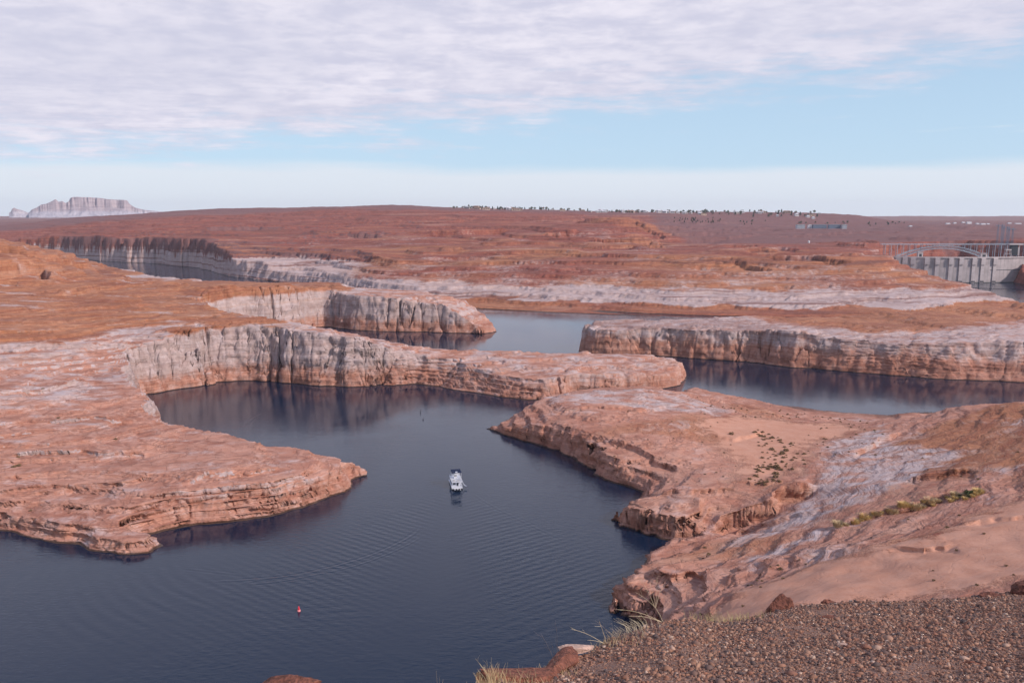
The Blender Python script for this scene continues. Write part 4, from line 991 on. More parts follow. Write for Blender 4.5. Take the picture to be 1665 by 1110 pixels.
    for (px, py, w), p, lb in zip(spots, LL, wd):
        s = p[1] / F; r = empty('shed', p, 0, lb, 'building', None); ww = w*s; hh = (2.4 if px == 1575 else .9) * s
        MB().box(-ww/2, ww/2, -10, 10, -4, hh).build('wall', WALLS[2], r)
        MB().add([(-ww/2-1,-11,hh),(ww/2+1,-11,hh),(ww/2+1,11,hh),(-ww/2-1,11,hh),(-ww/2-1,0,hh+.8*s),(ww/2+1,0,hh+.8*s)],[(0,1,5,4),(2,3,4,5),(1,2,5),(3,0,4),(0,3,2,1)]).build('roof', ROOFS[2], r)
    p = place([(1315, 395)], 1500, 6000, 1500)[0]; s = p[1]/F
    r = empty('water_tank', p, 0, 'small white tank alone on the brown plain above the far shore', 'tank')
    MB().lathe([(1.6*s, -2), (1.6*s, 3.2*s), (0.1, 4*s)], 14).build('body', WALLS[2], r); MB().lathe([(.35*s, 3.8*s), (.3*s, 4.6*s)], 8).build('vent', CONC2, r)
town()
print('far things', round(time.time() - T0, 1))

# ------------------------------------------------------------------ houseboat
def build_boat():
    WH = simple_mat('boat_white', (.60, .62, .68), .35, .04, 1.0, spec=.5); GR = simple_mat('boat_grey_deck', (.45, .44, .45), .7, .1)
    GL = simple_mat('boat_dark_glass', (.02, .03, .05), .1, .05, spec=.6); NV = simple_mat('navy_canvas', (.008, .015, .05), .8, .1)
    BL = simple_mat('black_hull', (.012, .014, .02), .4, .1); TB = simple_mat('blue_grey_stripe', (.20, .27, .38), .4, .1)
    p0 = np.array(Z(744, 797, 0)); r = empty('houseboat', (p0[0], p0[1], 0), R(11), 'white two-deck houseboat with dark canopy and curved slide, motoring away across the cove', 'boat')
    L, Wd = 17.0, 5.8; h = Wd/2                                 # local +Y = bow, stern at 0
    m = MB()
    for s in (-1, 1):                                           # pontoons with raked bows
        m.prism([(s*h-.75*(s > 0)*2+.0, .95), (s*h-.75*(s > 0)*2+1.5, .95), (s*h-.75*(s > 0)*2+1.35, -.5), (s*h-.75*(s > 0)*2+.15, -.5)], .2, L-1.5) if False else m.box(min(s*h, s*(h-1.5)), max(s*h, s*(h-1.5)), .3, L-2.2, -.5, .55)
        a, b = min(s*h, s*(h-1.5)), max(s*h, s*(h-1.5))
        m.add([(a,L-2.2,-.5),(b,L-2.2,-.5),(b,L-2.2,.55),(a,L-2.2,.55),(a+.4,L,.35),(b-.4,L,.35),(b-.4,L,.6),(a+.4,L,.6)], [(0,1,5,4),(3,7,6,2),(4,5,6,7),(0,4,7,3),(1,2,6,5)])
    m.build('hull', BL, r)
    MB().box(-h-.1, h+.1, 1.6, L-.6, .55, 1.15).build('main_deck', WH, r)
    MB().box(-h+1.1, h-1.1, -1.3, 1.6, .45, .62).build('swim_platform', GR, r)
    m = MB()
    for s in (-1, 1): m.box(min(s*.5, s*1.1), max(s*.5, s*1.1), -1.7, -.9, -.3, 1.3)
    m.box(-.5, .5, -1.3, -1.2, .5, .7).build('outboard_motor', BL, r)
    cab = MB().box(-h+.35, h-.35, 4.6, L-4.2, 1.15, 3.75).build('cabin', WH, r)
    for s in (-1, 1):
        for k in range(4):
            y = 5.4 + k*1.85; x = s*(h-.35); a, b = sorted((x, x+s*.06)); MB().box(a, b, y, y+1.25, 2.1, 3.1).build('window', GL, cab)
        a, b = sorted((s*(h-.35), s*(h-.30))); MB().box(a, b, 4.7, L-4.4, 1.35, 1.75).build('stripe', TB, cab)
    MB().box(.15, 1.05, 4.5, 4.6, 1.2, 3.3).build('door', GL, cab); MB().box(-1.9, -.6, 4.52, 4.6, 2.0, 3.1).build('window', GL, cab)
    MB().box(-h+.9, h-.9, L-4.2, L-4.12, 1.9, 3.3).build('window', GL, cab)
    MB().box(-h, h, 2.2, L-2.8, 3.75, 4.0).build('upper_deck', WH, r)
    m = MB()
    for s in (-1, 1):
        for y in (2.4, 3.4): m.bar((s*(h-.2), y, 1.15), (s*(h-.2), y, 3.75), .07)
        m.bar((s*(h-.2), L-3.1, 1.15), (s*(h-.2), L-3.1, 3.75), .07)
    m.build('deck_post', WH, r)
    def rail(x0, x1, y0, y1, z, n):
        m = MB(); c = [(x0,y0),(x1,y0),(x1,y1),(x0,y1)]
        for i in range(4):
            a, b = c[i], c[(i+1) % 4]
            for hz in (.5, 1.0): m.bar((*a, z+hz), (*b, z+hz), .04, n=4)
            for k in range(n): t = k/n; m.bar((a[0]+(b[0]-a[0])*t, a[1]+(b[1]-a[1])*t, z), (a[0]+(b[0]-a[0])*t, a[1]+(b[1]-a[1])*t, z+1.0), .035, n=4)
        return m
    rail(-h+.1, h-.1, 2.3, L-3, 4.0, 12).build('upper_railing', WH, r)
    m = MB()
    for s in (-1, 1):
        m.bar((s*h, 1.8, 2.1), (s*h, 4.6, 2.1), .04, n=4)
        for y in (1.8, 3.2): m.bar((s*h, y, 1.15), (s*h, y, 2.1), .035, n=4)
    m.build('stern_railing', WH, r)
    MB().box(-.9, .9, 8.6, 9.6, 4.0, 5.2).build('helm_station', WH, r)
    MB().box(-.8, .8, 9.6, 9.66, 4.9, 5.6).build('windscreen', GL, r)
    MB().box(-1.9, -.9, 3.4, 5.6, 4.0, 4.5).box(.3, 1.5, 3.2, 4.2, 4.0, 4.6).build('locker', GR, r)
    can = MB().box(-h+.2, h-.2, 3.2, 10.0, 8.9, 9.05).build('canopy', NV, r)
    MB().box(-.55, .6, 3.9, 5.4, 9.05, 9.12).build('hatch', WH, can)
    for s in (-1, 1):
        for y in (3.5, 9.7): MB().bar((s*(h-.45), y, 4.0), (s*(h-.35), y, 8.9), .09).build('canopy_post', WH, r)
    MB().box(-h+.5, h-.5, 9.95, 10.0, 5.3, 7.6).build('wind_screen_panel', WH, r)
    # slide: curved chute from the top deck off the right side at the stern
    pts = []
    for k in range(14):
        t = k/13; pts.append((h-.3 + 2.7*t**1.3, 6.0 - 4.2*t, 6.2 - 4.9*math.sin(min(t*1.15, 1)*math.pi/2)))
    V, Fc = [], []
    for i, q in enumerate(pts):
        V += [(q[0]-.1, q[1]-.5, q[2]+.35), (q[0], q[1]-.42, q[2]), (q[0], q[1]+.42, q[2]), (q[0]+.1, q[1]+.5, q[2]+.35), (q[0], q[1]+.42, q[2]-.1), (q[0], q[1]-.42, q[2]-.1)]
    for i in range(len(pts)-1):
        for c in range(6): Fc.append((6*i+c, 6*i+(c+1) % 6, 6*i+6+(c+1) % 6, 6*i+6+c))
    MB().add(V, Fc).build('slide', WH, r)
    m = MB()
    for k in range(6): m.bar((h-.6, 7.2, 4.0+k*.4), (h-.1, 7.2, 4.0+k*.4), .03, n=4)
    m.bar((h-.6, 7.2, 4.0), (h-.6, 6.2, 6.2), .04).bar((h-.1, 7.2, 4.0), (h-.1, 6.2, 6.2), .04).build('slide_ladder', WH, r)
build_boat()

# ------------------------------------------------------------------ buoys and markers
def build_buoys():
    RED = simple_mat('buoy_red', (.62, .03, .05), .4, .15, 2); PK = simple_mat('faded_red', (.75, .25, .25), .45, .15, 2); BK = simple_mat('marker_black', (.015, .015, .02), .5, .1)
    p = Z(486, 993, 0); r = empty('channel_buoy', p, 0, 'red cone-topped channel buoy floating alone in the open near water', 'buoy')
    MB().lathe([(.55, -.6), (.62, -.1), (.62, .45), (.50, .62)], 18).build('float', PK, r, True)
    MB().lathe([(.42, .6), (.40, .9), (.14, 2.0), (.03, 2.1)], 16).build('cone', RED, r, True)
    MB().lathe([(.06, 2.0), (.06, 2.35), (.12, 2.36), (.1, 2.55)], 8).build('lamp', BK, r)
    for (px, py, h, lb) in ((683.5, 671, 2.6, 'thin dark marker post standing in the cove near the ridge foot'), (688, 682.5, 1.5, 'short dark marker floating just below the taller post')):
        p = Z(px, py, 0); r = empty('marker_post', p, 0, lb, 'marker')
        MB().lathe([(.45, -.4), (.5, 0), (.42, .3)], 12).build('float', BK, r, True); MB().bar((0, 0, .2), (.05, 0, h), .17, .13, 8).build('post', BK, r)
    # log boom off the dam
    a = Z(1520, 466, 0); b = Z(1668, 471, 0); m = MB(); n = 40
    for k in range(n):
        t = k/n; q0 = [a[i]+(b[i]-a[i])*t for i in range(3)]; q1 = [a[i]+(b[i]-a[i])*(t+.9/n) for i in range(3)]
        m.bar((q0[0], q0[1], .1), (q1[0], q1[1], .1), .45, n=6)
    tag(m.build('floating_boom', BK), 'dark floating boom line stretched across the water before the dam', 'boom')
build_buoys()

# ------------------------------------------------------------------ shrubs and dry grass
def leaf_mat(name, a, b):
    k = NT(name); g = k.n('ShaderNodeTexCoord'); oi = k.n('ShaderNodeObjectInfo')
    f = k.noise(g.outputs['Object'], 2.5, 3, .6); c = k.mix(k.ss(f, .3, .7), a, b)
    c = k.mix(k.M('MULTIPLY', oi.outputs['Random'], .35), c, tuple(v*.7 for v in b)); k.l(c, k.b.inputs['Base Color']); return k.m
SHR = leaf_mat('dry_shrub_leaves', (.16, .10, .05), (.27, .18, .10)); GRN = leaf_mat('green_shrub_leaves', (.045, .055, .018), (.10, .11, .04))
YEL = leaf_mat('yellow_dry_grass', (.55, .38, .15), (.72, .54, .26)); TAN = leaf_mat('tan_dry_grass', (.48, .35, .20), (.62, .48, .29))
TWG = simple_mat('pale_dry_stems', (.60, .50, .34), .8, .2, 3); TWD = simple_mat('grey_dead_twigs', (.20, .17, .17), .9, .2, 3)
def shrub_mesh(seed, n=190, mat=SHR, blade=False):
    rg = np.random.RandomState(seed); m = MB()
    for k in range(7):
        a = k*.9+seed; m.bar((0, 0, -.15), (.45*math.cos(a), .45*math.sin(a), .45), .05, .02, n=4)
    nb = len(m.F)
    for k in range(n):
        if blade:
            a = rg.uniform(0, 6.283); rr = .55*math.sqrt(rg.uniform()); lean = rg.uniform(.1, .75); h = rg.uniform(.55, 1.05)
            b = np.array([rr*math.cos(a), rr*math.sin(a), -.1]); t = b + np.array([math.cos(a)*lean*h, math.sin(a)*lean*h, h*(1-.35*lean)]); w = rg.uniform(.025, .05)
            s = np.array([-math.sin(a), math.cos(a), 0]) * w; mid = (b+t)/2 + np.array([0, 0, .1])
            m.add([b-s, b+s, mid+s*.8, mid-s*.8, t], [(0,1,2,3), (3,2,4)])
        else:
            d = rg.normal(size=3); d /= np.linalg.norm(d); d[2] = abs(d[2]); rad = rg.uniform(.35, 1)**.6 * (1+.22*math.sin(3*math.atan2(d[1], d[0])+seed))
            c = d*rad*np.array([1, 1, .85]) + [0, 0, .05]; s = rg.uniform(.09, .2); u = rg.normal(size=3); u /= np.linalg.norm(u); v = np.cross(u, rg.normal(size=3)); v /= np.linalg.norm(v)
            m.add([c-u*s, c+v*s, c+u*s, c-v*s], [(0,1,2,3)])
    me = bpy.data.meshes.new('shrub'); me.from_pydata([tuple(v) for v in m.V], [], m.F); me.materials.append(TWD); me.materials.append(mat)
    me.polygons.foreach_set('material_index', np.array([0]*nb + [1]*(len(m.F)-nb), np.int32)); me.update(); return me
def build_shrubs():
    S4 = [shrub_mesh(k) for k in range(4)]; G2 = [shrub_mesh(9, 420, GRN), shrub_mesh(10, 300, GRN)]; Y3 = [shrub_mesh(20+k, 620, YEL, True) for k in range(3)]; T2 = [shrub_mesh(30+k, 420, TAN, True) for k in range(2)]
    rg = random.Random(21); spots = []
    # the field in the sandy hollow, as it lies in plan
    cl = [(1230,703,7,9),(1238,708,7,9),(1250,712,8,9),(1261,717,7,5),(1255,740,10,6),(1240,727,8,5),(1277,722,8,5),(1288,722,6,5),(1278,734,6,3),(1272,738,5,2),(1250,745,10,5),(1236,761,9,8),(1240,765,7,7),(1265,752,9,5),(1280,747,12,6),(1255,757,6,5),(1263,763,5,4),(1228,774,6,4),(1222,780,5,3),(1246,783,9,7),(1242,787,7,5),(1262,779,6,4),(1275,766,7,4),(1300,748,8,3),(1305,740,6,3)]
    for cx, cy, w, n in cl:
        for i in range(n): spots.append((cx+rg.gauss(0, w*.85), cy+rg.gauss(0, 3.4), rg.uniform(.4, 1.15)))
    nfield = len(spots)
    big = [(1263,761,2.0),(1262,771,1.7),(1261,776,1.5),(1189,706,1.6),(1272,738,1.7),(1278,733,1.5),(1255,731,1.5)]
    L = place([s[:2] for s in spots] + [b[:2] for b in big], 250, 900, 900)
    for (px, py, s), p in zip(spots, L):
        o = inst('desert_shrub', S4[rg.randint(0, 3)], p, rg.uniform(0, 6), (s*1.05, s*1.05, s*.85), 'small dark desert shrub among the scattered patch on the pale sandy hollow', 'shrub', 'shrubs scattered over the sandy hollow')
    bl = ['largest round shrub low in the middle of the sandy hollow patch', 'second large round shrub just below the largest in the hollow', 'flat bushy shrub at the bottom of the hollow patch', 'lone dark shrub at the left end of the sandy hollow on pale ground',
          'big dark shrub at the right middle of the hollow patch', 'shrub just above the big dark one at the right middle of the hollow', 'stout shrub at the centre top of the lower hollow cluster']
    for (px, py, s), p, lb in zip(big, L[nfield:], bl): inst('desert_shrub', S4[rg.randint(0, 3)], p, rg.uniform(0, 6), (s*1.1, s*1.1, s), lb, 'shrub', 'shrubs scattered over the sandy hollow')
    # small ones on the terrace edge by the water and on the slabs
    sp = []
    for i in range(60): t = rg.random(); sp.append((1130+270*t+rg.gauss(0, 6), 655+24*t+rg.gauss(0, 5)+6, rg.uniform(.35, .9)))
    for i in range(34): sp.append((rg.uniform(980, 1200), rg.uniform(665, 790), rg.uniform(.3, .7)))
    for i in range(36): sp.append((rg.uniform(1310, 1440), rg.uniform(672, 750), rg.uniform(.4, .9)))
    for p, (px, py, s) in zip(place([q[:2] for q in sp], 250, 900, 900), sp):
        if p[2] < 3: continue
        inst('desert_shrub', S4[rg.randint(0, 3)], p, rg.uniform(0, 6), (s, s, s*.8), 'tiny brown shrub dotted over the bare rock of the headland', 'shrub', 'tiny shrubs dotted over the headland rock')
    # near slope shrubs, bigger in the picture
    ns = [(1146,891,.75),(1152,901,.8),(1239,945,.45),(1231,944,.4),(1237,955,.45),(1216,952,.45),(1222,952,.4),(1273,941,.55),(1269,925,.8),(1265,919,.5),(1208,986,.5),(1139,999,.5),(1300,911,.4),(1310,917,.45),(1518,944,.5),(1517,928,.35),(1555,895,.5),(1540,858,.8),(1560,838,.6),(1253,921,.4),(1600,868,.5),(1636,920,.5),(1648,935,.4),(1588,952,.5),(1476,845,.5),(1700,900,.6),(1420,720,.6),(1346,727,.8),(1380,735,.6),(1500,745,.6),(1563,775,.6),(1590,780,.6),(1655,735,.6)]
    nl = ['shrub on the slope edge above the small cove', 'second shrub just below the one above the small cove'] 
    for i, (p, (px, py, s)) in enumerate(zip(place([q[:2] for q in ns], 150, 900, 900), ns)):
        inst('desert_shrub', S4[rg.randint(0, 3)], p, rg.uniform(0, 6), (s*1.1, s*1.1, s), nl[i] if i < 2 else 'dry brown shrub alone on the pink sandy slope above the gravel', 'shrub', 'lone shrubs on the pink slope')
    # row of yellow grass clumps
    row = []
    for i in range(34):
        t = i/33; px = 1366+228*t+rg.gauss(0, 3); py = 856-50*t - 8*math.sin(t*3.1)*.6 + rg.gauss(0, 2.2); row.append((px, py, rg.uniform(.8, 1.5)*(.75 if i % 3 else 1.15)))
    for p, (px, py, s) in zip(place([q[:2] for q in row], 150, 900, 900), row):
        inst('grass_clump', Y3[rg.randint(0, 2)] if rg.random() < .75 else T2[rg.randint(0, 1)], p, rg.uniform(0, 6), (s*2.0, s*2.0, s*1.9), 'yellow dry grass clump in the long row under the grey slabs', 'grass clump', 'row of yellow grass clumps below the slabs')
    gs = [(1575,806,1.9,'dark green bush rising behind the upper end of the grass row'),(1590,803,1.4,'smaller green bush right of the dark green bush at the row end'),(1560,808,1.0,'low green bush left of the dark green bush at the row end')]
    for p, (px, py, s, lb) in zip(place([q[:2] for q in gs], 150, 900, 900), gs): inst('green_bush', G2[0 if s > 1.5 else 1], p, rg.uniform(0, 6), (s*1.3, s*1.1, s*1.2), lb, 'bush', None)
    # left shelf
    ls = [(188,715,.9),(95,680,.8),(30,758,1.2),(22,760,1.0),(30,744,.8),(50,831,.7),(70,632,.8),(420,610,.8)]
    for p, (px, py, s) in zip(place([q[:2] for q in ls], 250, 1200, 900), ls):
        inst('desert_shrub', S4[rg.randint(0, 3)], p, rg.uniform(0, 6), (s*1.3, s*1.3, s), 'small dark shrub on the bare shelf left of the cove', 'shrub', 'few shrubs on the left shelf')
build_shrubs()
print('shrubs', round(time.time() - T0, 1))

# ------------------------------------------------------------------ loose boulders
def boulder(name, loc, size, seed, mat, lb, cat='boulder', rz=0.0, boxy=1.0):
    import bmesh
    bm = bmesh.new(); bmesh.ops.create_icosphere(bm, subdivisions=4, radius=1)
    co = np.array([v.co[:] for v in bm.verts]); rg = np.random.RandomState(seed)
    co = np.sign(co) * np.abs(co)**boxy
    for k in range(9):                                            # chop facets like fractured rock
        n = rg.normal(size=3); n /= np.linalg.norm(n); dd = rg.uniform(.55, .85); e = co@n - dd; co -= np.where(e > 0, e, 0)[:, None]*n*.92
    co *= 1 + (pn3(co[:,0]*3, co[:,1]*3, co[:,2]*5, seed)*.14 + pn3(co[:,0]*8, co[:,1]*8, co[:,2]*14, seed+1)*.07)[:, None]
    co *= np.array(size)
    for v, c in zip(bm.verts, co): v.co = c
    me = bpy.data.meshes.new(name); bm.to_mesh(me); bm.free(); me.materials.append(mat)
    o = bpy.data.objects.new(name, me); C.objects.link(o); o.location = loc; o.rotation_euler = (0, 0, rz); return tag(o, lb, cat)

# ------------------------------------------------------------------ the gravel slope we stand on
BROW = np.array([(-1500,2600,2.5),(-400,1900,3.2),(300,1420,4.2),(560,1250,5),(700,1160,5.6),(800,1112,6.2),(850,1098,7),(900,1080,7.8),(950,1062,8.6),(1000,1035,9.6),(1080,1012,10.6),(1170,1010,11.5),(1240,996,12.3),(1300,985,13),(1400,979,13.8),(1480,977,14.3),(1560,974,15),(1665,962,16),(1850,930,17),(2400,800,19),(4000,700,20)])
_bu, _bt, _br = [], [], []
for px, py, rb in BROW:
    u, ry, rz = ray(px, py); _bu.append(math.atan2(u, ry)); _bt.append(-rz/math.hypot(u, ry)); _br.append(rb)
_bu = np.maximum.accumulate(np.array(_bu))
def near_z(x, y):
    x = np.asarray(x, float); y = np.asarray(y, float)
    a = np.arctan2(x, y); r = np.hypot(x, y); tb = np.interp(a, _bu, _bt); rb = np.interp(a, _bu, _br)
    zb = H - rb*tb; z0 = 148.35
    z = np.where(r < rb, z0 + (zb-z0)*(r/rb)**1.05, zb - .80*(r-rb) - .05*(1-np.exp(-(r-rb)/2)))
    z = np.where(r > 60, zb - .80*(60-rb) - .9*(r-60), z)
    w = sstep(r, 1.5, 4)
    return z + w*(pn2(x/1.7, y/1.7, 91)*.06 + pn2(x/.6, y/.6, 92)*.02 + pn2(x/.2, y/.2, 93)*.006)
def build_near():
    k = NT('stony_soil'); g, x, y, z, nz = k.pos()
    n1 = k.noise(g.outputs['Position'], 1.3, 6, .65); n2 = k.noise(g.outputs['Position'], 22, 4, .6)
    vo = k.n('ShaderNodeTexVoronoi'); vo.inputs['Scale'].default_value = 38; k.l(g.outputs['Position'], vo.inputs['Vector'])
    c = k.mix(k.ss(n1, .35, .65), (.22, .105, .065), (.34, .175, .115)); c = k.mix(k.M('MULTIPLY', k.ss(n2, .35, .7), .5), c, (.16, .10, .085))
    sc_ = k.n('ShaderNodeSeparateColor'); k.l(vo.outputs['Color'], sc_.inputs[0])
    c = k.mix(k.M('MULTIPLY', k.ss(sc_.outputs[0], .5, .9), .6), c, k.mix(sc_.outputs[1], (.12, .09, .09), (.42, .31, .26)))
    k.l(c, k.b.inputs['Base Color']); hh = k.M('SUBTRACT', k.M('MULTIPLY', n2, .01), k.M('MULTIPLY', vo.outputs['Distance'], .012)); k.l(k.bump(hh, 1.0), k.b.inputs['Normal'])
    a = np.linspace(-1.2, 1.5, 620); l = np.concatenate([np.linspace(math.log(.6), math.log(20), 420), np.linspace(math.log(20.5), math.log(95), 60)])
    A_, L_ = np.meshgrid(a, l, indexing='ij'); rr = np.exp(L_); X = np.sin(A_)*rr; Y = np.cos(A_)*rr
    o = grid_mesh('gravel_slope', X, Y, near_z(X, Y), np.ones((619, 479), bool), k.m); tag(o, 'brown stony slope at the viewer\'s feet, lower right', 'slope', None, 'structure')
    # the stones themselves
    km = NT('gravel_stones'); at = km.attr('stone'); nn = km.noise(km.n('ShaderNodeTexCoord').outputs['Object'], 60, 3, .6)
    cc = km.mix(km.M('MULTIPLY', nn, .5), at.outputs['Color'], (.2, .14, .12)); km.l(cc, km.b.inputs['Base Color']); km.b.inputs['Roughness'].default_value = .75
    import bmesh
    bm = bmesh.new(); bmesh.ops.create_icosphere(bm, subdivisions=1, radius=1); bv = np.array([v.co[:] for v in bm.verts]); bf = np.array([[v.index for v in f.verts] for f in bm.faces]); bm.free()
    rg = np.random.RandomState(3); n = 230000
    aa = rg.uniform(-.12, .68, n); r2 = np.sqrt(rg.uniform(5.2**2, 17.5**2, n)); 
    rb = np.interp(aa, _bu, _br); ok = r2 < rb*1.06 + .3; aa, r2 = aa[ok], r2[ok]; n = len(aa)
    px, py = np.sin(aa)*r2, np.cos(aa)*r2
    den = pn2(px/.9, py/.9, 95); ok = den + rg.uniform(-.6, .6, n) > -.22; px, py, r2, aa = px[ok], py[ok], r2[ok], aa[ok]; n = len(px)
    pz = near_z(px, py); s = np.exp(rg.normal(math.log(.0088), .52, n)) * (.8 + r2/30); s = np.clip(s, .0045, .05)
    sh = rg.uniform(.45, 1.3, (n, 3)); sh[:, 2] *= .7
    ang = rg.uniform(0, 6.283, n); ca, sa = np.cos(ang), np.sin(ang)
    v = bv[None]*(1 + rg.uniform(-.28, .28, (n, len(bv), 1))) * sh[:, None]*s[:, None, None]
    vx = v[..., 0]*ca[:, None] - v[..., 1]*sa[:, None] + px[:, None]; vy = v[..., 0]*sa[:, None] + v[..., 1]*ca[:, None] + py[:, None]; vz = v[..., 2] + pz[:, None] + s[:, None]*.22
    co = np.stack([vx, vy, vz], -1).reshape(-1, 3).astype(np.float32); fc = (bf[None] + (np.arange(n)*len(bv))[:, None, None]).reshape(-1, 3)
    me = bpy.data.meshes.new('gravel'); me.vertices.add(len(co)); me.vertices.foreach_set('co', co.ravel()); me.loops.add(len(fc)*3); me.loops.foreach_set('vertex_index', fc.astype(np.int32).ravel())
    me.polygons.add(len(fc)); me.polygons.foreach_set('loop_start', np.arange(len(fc), dtype=np.int32)*3); me.polygons.foreach_set('loop_total', np.full(len(fc), 3, np.int32))
    pal = np.array([(.30,.165,.115),(.24,.115,.08),(.38,.24,.175),(.13,.09,.085),(.075,.06,.065),(.34,.19,.13),(.48,.36,.30),(.19,.12,.10),(.28,.13,.08),(.58,.47,.40)])
    ci = rg.choice(len(pal), n, p=[.18,.15,.14,.12,.07,.12,.05,.08,.06,.03]); col = pal[ci]*rg.uniform(.8, 1.2, (n, 1))*np.array([1.0, .87, .78])
    at = me.attributes.new('stone', 'FLOAT_COLOR', 'POINT'); at.data.foreach_set('color', np.repeat(np.concatenate([col, np.ones((n, 1))], 1), len(bv), 0).astype(np.float32).ravel())
    me.update(calc_edges=True); me.materials.append(km.m); o = bpy.data.objects.new('gravel', me); C.objects.link(o); tag(o, 'loose mixed brown, grey and white pebbles covering the slope', 'gravel', None, 'stuff')
    print('gravel', n)
build_near()

def at_near(px, py, r=None):
    if r is None: p = place([(px, py)], 3, 40, 1500, near_z)[0]; return np.array(p)
    u, ry, rz = ray(px, py); t = r / math.hypot(u, ry); return np.array([u*t, ry*t, H+rz*t])
def build_near_things():
    RR = simple_mat('dark_red_rock', (.17, .065, .045), .9, .45, 14, bump=.06); RR2 = simple_mat('orange_red_rock', (.20, .075, .05), .9, .45, 18, bump=.05); PK = simple_mat('pale_flat_rock', (.46, .31, .25), .85, .3, 20, bump=.02)
    def low(px, py, r):                                          # on the ground right under that sight line
        p = at_near(px, py, r); p[2] = near_z(p[0], p[1]); return p
    boulder('boulder', low(1267, 990, 13.0)+[0,0,.14], (.27, .22, .26), 3, RR, 'dark red pointed boulder standing up at the brow of the gravel slope')
    boulder('boulder', low(1348, 983, 13.7)+[0,0,.05], (.15, .11, .13), 5, RR2, 'small orange-red stone on the brow right of the pointed boulder')
    boulder('boulder', low(1668, 968, 15.7)+[.1,0,.0], (.34, .26, .20), 8, RR, 'dark red rock cut by the right edge at the slope brow')
    boulder('boulder', low(1612, 975, 15.2)+[0,0,.0], (.20, .12, .06), 9, RR, 'low reddish flake of rock left of the edge rock')
    boulder('boulder', low(1372, 1060, 9.3)+[0,0,.0], (.10, .07, .03), 13, PK, 'pale orange flat stone lying in the gravel, middle of the slope')
    boulder('boulder', low(1350, 1012, 11.4)+[0,0,.0], (.13, .09, .03), 14, RR2, 'orange flat stone lying in the gravel below the small brow stone')
    boulder('boulder', low(1580, 1085, 8.4)+[0,0,.0], (.09, .06, .03), 15, RR2, 'pinkish flat stone in the gravel near the bottom right')
    # red ledge and pale sliver at the lower left end of the slope
    def ledge(name, a, b, ra, rb_, w, th, mat, lb, seed):
        A = at_near(*a, ra); B = at_near(*b, rb_); c = (A+B)/2; L = np.linalg.norm(B-A); rz = math.atan2(B[1]-A[1], B[0]-A[0]); tilt = math.asin((B[2]-A[2])/L)
        o = boulder(name, c, (L*.6, w, th), seed, mat, lb, 'rock ledge', rz, .45); o.rotation_euler = (0, -tilt, rz); return o
    ledge('rock_ledge', (805, 1103), (905, 1093), 6.5, 7.3, .17, .075, RR2, 'long low red rock ledge at the bottom left tip of the gravel slope', 21)
    ledge('rock_ledge', (895, 1085), (935, 1064), 7.4, 8.2, .12, .09, RR2, 'red rock slab stepping up between the long ledge and the pale sliver', 22)
    ledge('rock_ledge', (914, 1056), (966, 1053), 8.2, 8.6, .09, .035, PK, 'pale pink flat rock sliver jutting over the water', 23)
    o = boulder('rock_ledge', at_near(470, 1113, 5.2), (.24, .10, .05), 24, RR2, 'red rock tip just showing at the bottom edge below the buoy', 'rock ledge', .1)
    # dry grass and dead stems along the brow
    rg = np.random.RandomState(44)
    def tuft(px, py, r, n, hgt, spread, mat, lb, lean=(0, 0), th=.0022, cat='grass tuft', name='grass_tuft', grp=None):
        b = low(px, py, r); m = MB()
        for k in range(n):
            a = rg.uniform(0, 6.283); q = np.array([rg.normal()*spread, rg.normal()*spread, 0]); h = hgt*rg.uniform(.45, 1.1); d = np.array([math.cos(a)*.35+lean[0], math.sin(a)*.35+lean[1], 0])*h*rg.uniform(.4, 1.2)
            q[2] = near_z(b[0]+q[0], b[1]+q[1]) - b[2] - .01
            p1 = q + d*.3 + [0, 0, h*.5]; p2 = q + d + [0, 0, h*.9]; m.bar(q, p1, th, th*.8, 3); m.bar(p1, p2, th*.8, th*.3, 3)
        o = m.build(name, mat); o.location = b; return tag(o, lb, cat, grp)
    YG = simple_mat('pale_yellow_grass', (.52, .42, .22), .8, .2, 3)
    tuft(795, 1108, 6.2, 130, .20, .09, TAN, 'pale dry grass tuft at the bottom left end of the slope')
    tuft(840, 1106, 6.6, 110, .13, .13, TAN, 'low dry grass lying before the red ledge')
    tuft(900, 1090, 7.4, 60, .10, .12, TAN, 'thin dry grass on the red slab')
    tuft(1145, 1008, 11.3, 150, .17, .22, YG, 'yellow grass tuft on the brow right of the bare branching shrub', grp=None)
    tuft(1185, 1004, 11.6, 90, .13, .18, YG, 'fainter yellow grass patch further right along the brow')
    tuft(1205, 1000, 12.0, 70, .15, .25, YG, 'sparse yellow stalks beside the pointed boulder, on its left')
    tuft(1010, 1033, 9.6, 170, .18, .26, TWD, 'grey tangled dead brush on the brow above the water', cat='brush', name='dead_brush')
    tuft(985, 1050, 9.2, 120, .12, .24, TAN, 'tan grass skirt in front of the grey dead brush')
    tuft(1030, 1024, 10.0, 60, .22, .18, TWG, 'pale curved stems at the right of the grey dead brush', lean=(-.9, .1), cat='stems', name='dry_plant')
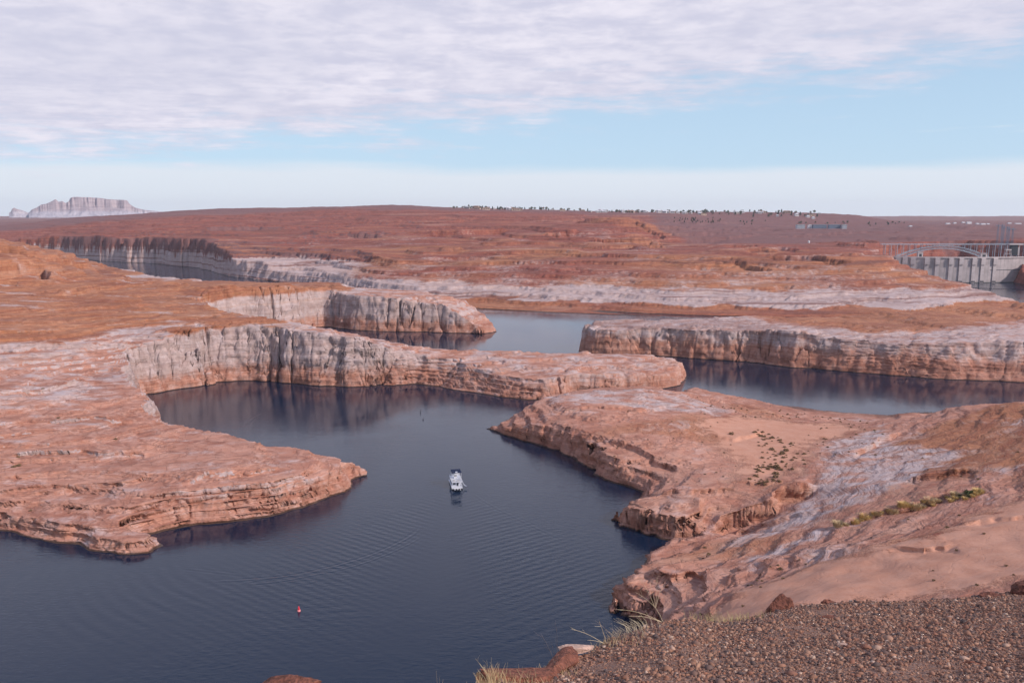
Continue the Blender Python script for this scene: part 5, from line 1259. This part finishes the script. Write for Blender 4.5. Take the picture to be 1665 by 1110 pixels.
    def branches(root, tips, r0, mat, name, lb, sub=3, cat='shrub', th=.0035, mid=None):
        m = MB(); b = low(*root, r0); md = None if mid is None else at_near(*mid) - b
        if md is not None: m.path([md*0, md*.5+[.01, 0, .0], md], th*1.5, th*1.1, 4)
        for (px, py, rr) in tips:
            e = at_near(px, py, rr) - b; pts = []
            for k in range(9):
                t = k/8; w = math.sin(t*3.0+px)*.012*np.linalg.norm(e); o = e*t if md is None else md + (e-md)*t; pts.append(o + np.array([w, 0, math.sin(t*3.14)*.04*np.linalg.norm(e)]))
            m.path(pts, th, th*.35, 4)
            for s in range(sub):
                i = rg.randint(3, 8); q = pts[i]; d = (pts[i]-pts[i-1])*rg.uniform(1.0, 2.4) + rg.normal(size=3)*.03*np.array([1, .5, 1]); m.path([q, q+d*.6+rg.normal(size=3)*.006, q+d], th*.5, th*.25, 3)
        o = m.build(name, mat); o.location = b; return tag(o, lb, cat)
    branches((1078, 1013), [(1042,944,10.3),(1056,948,10.4),(1068,943,10.4),(1033,962,10.2),(1074,958,10.5)], 10.4, TWG, 'bare_shrub', 'pale thin-branched bare shrub standing on the brow against the near rock', 3, 'shrub', .0026, mid=(1066,988,10.4))
    branches((1078, 1014), [(1004,990,9.8),(1022,1001,9.9)], 10.4, TWG, 'drooping_plant', 'pale stems bowing left over the water from the bare shrub foot', 1, 'stems')
    branches((985, 1045), [(928,1022,8.8),(955,1040,9.0),(975,1010,9.0)], 9.2, TWG, 'dry_stalk', 'bleached bent stalk above the pale rock sliver', 2, 'stalk')
    branches((1000, 1036), [(967,1008,9.3),(985,1022,9.3),(995,1012,9.4)], 9.4, TWD, 'dead_twig', 'dark little twigs left of the grey dead brush', 3, 'twig')
    branches((905, 1088), [(880,1030,7.1),(897,1050,7.2),(902,1062,7.3),(905,1020,7.3)], 7.5, TWD, 'dead_twig', 'tall thin reddish twig rising from the red slab', 3, 'twig', .0022)
    branches((798, 1112), [(773,1070,6.0),(788,1080,6.1),(800,1068,6.2),(777,1090,6.0),(790,1072,6.1)], 6.3, TWG, 'dry_stalk', 'upright pale stalks at the bottom left end of the slope', 2, 'stalk', .0022)
    branches((716, 1135), [(708,1090,5.6),(714,1100,5.6),(720,1104,5.7)], 5.8, TWG, 'dry_stalk', 'pair of short pale stalks poking up at the bottom edge', 0, 'stalk', .002)
build_near_things()
print('near', round(time.time() - T0, 1))

# ------------------------------------------------------------------ haze
def build_haze():
    m = bpy.data.materials.new('haze'); m.use_nodes = True; t = m.node_tree; t.nodes.clear()
    o = t.nodes.new('ShaderNodeOutputMaterial'); v = t.nodes.new('ShaderNodeVolumePrincipled'); t.links.new(v.outputs[0], o.inputs['Volume'])
    v.inputs['Color'].default_value = (.78, .87, 1.0, 1); v.inputs['Density'].default_value = 2.3e-5; v.inputs['Anisotropy'].default_value = .2
    b = MB().box(-20200, 20200, -2500, 20200, -76, 420)
    tag(b.build('haze', m), 'thin blue haze over the distant country', 'haze', None, 'stuff')
if not globals().get('NO_HAZE'): build_haze()
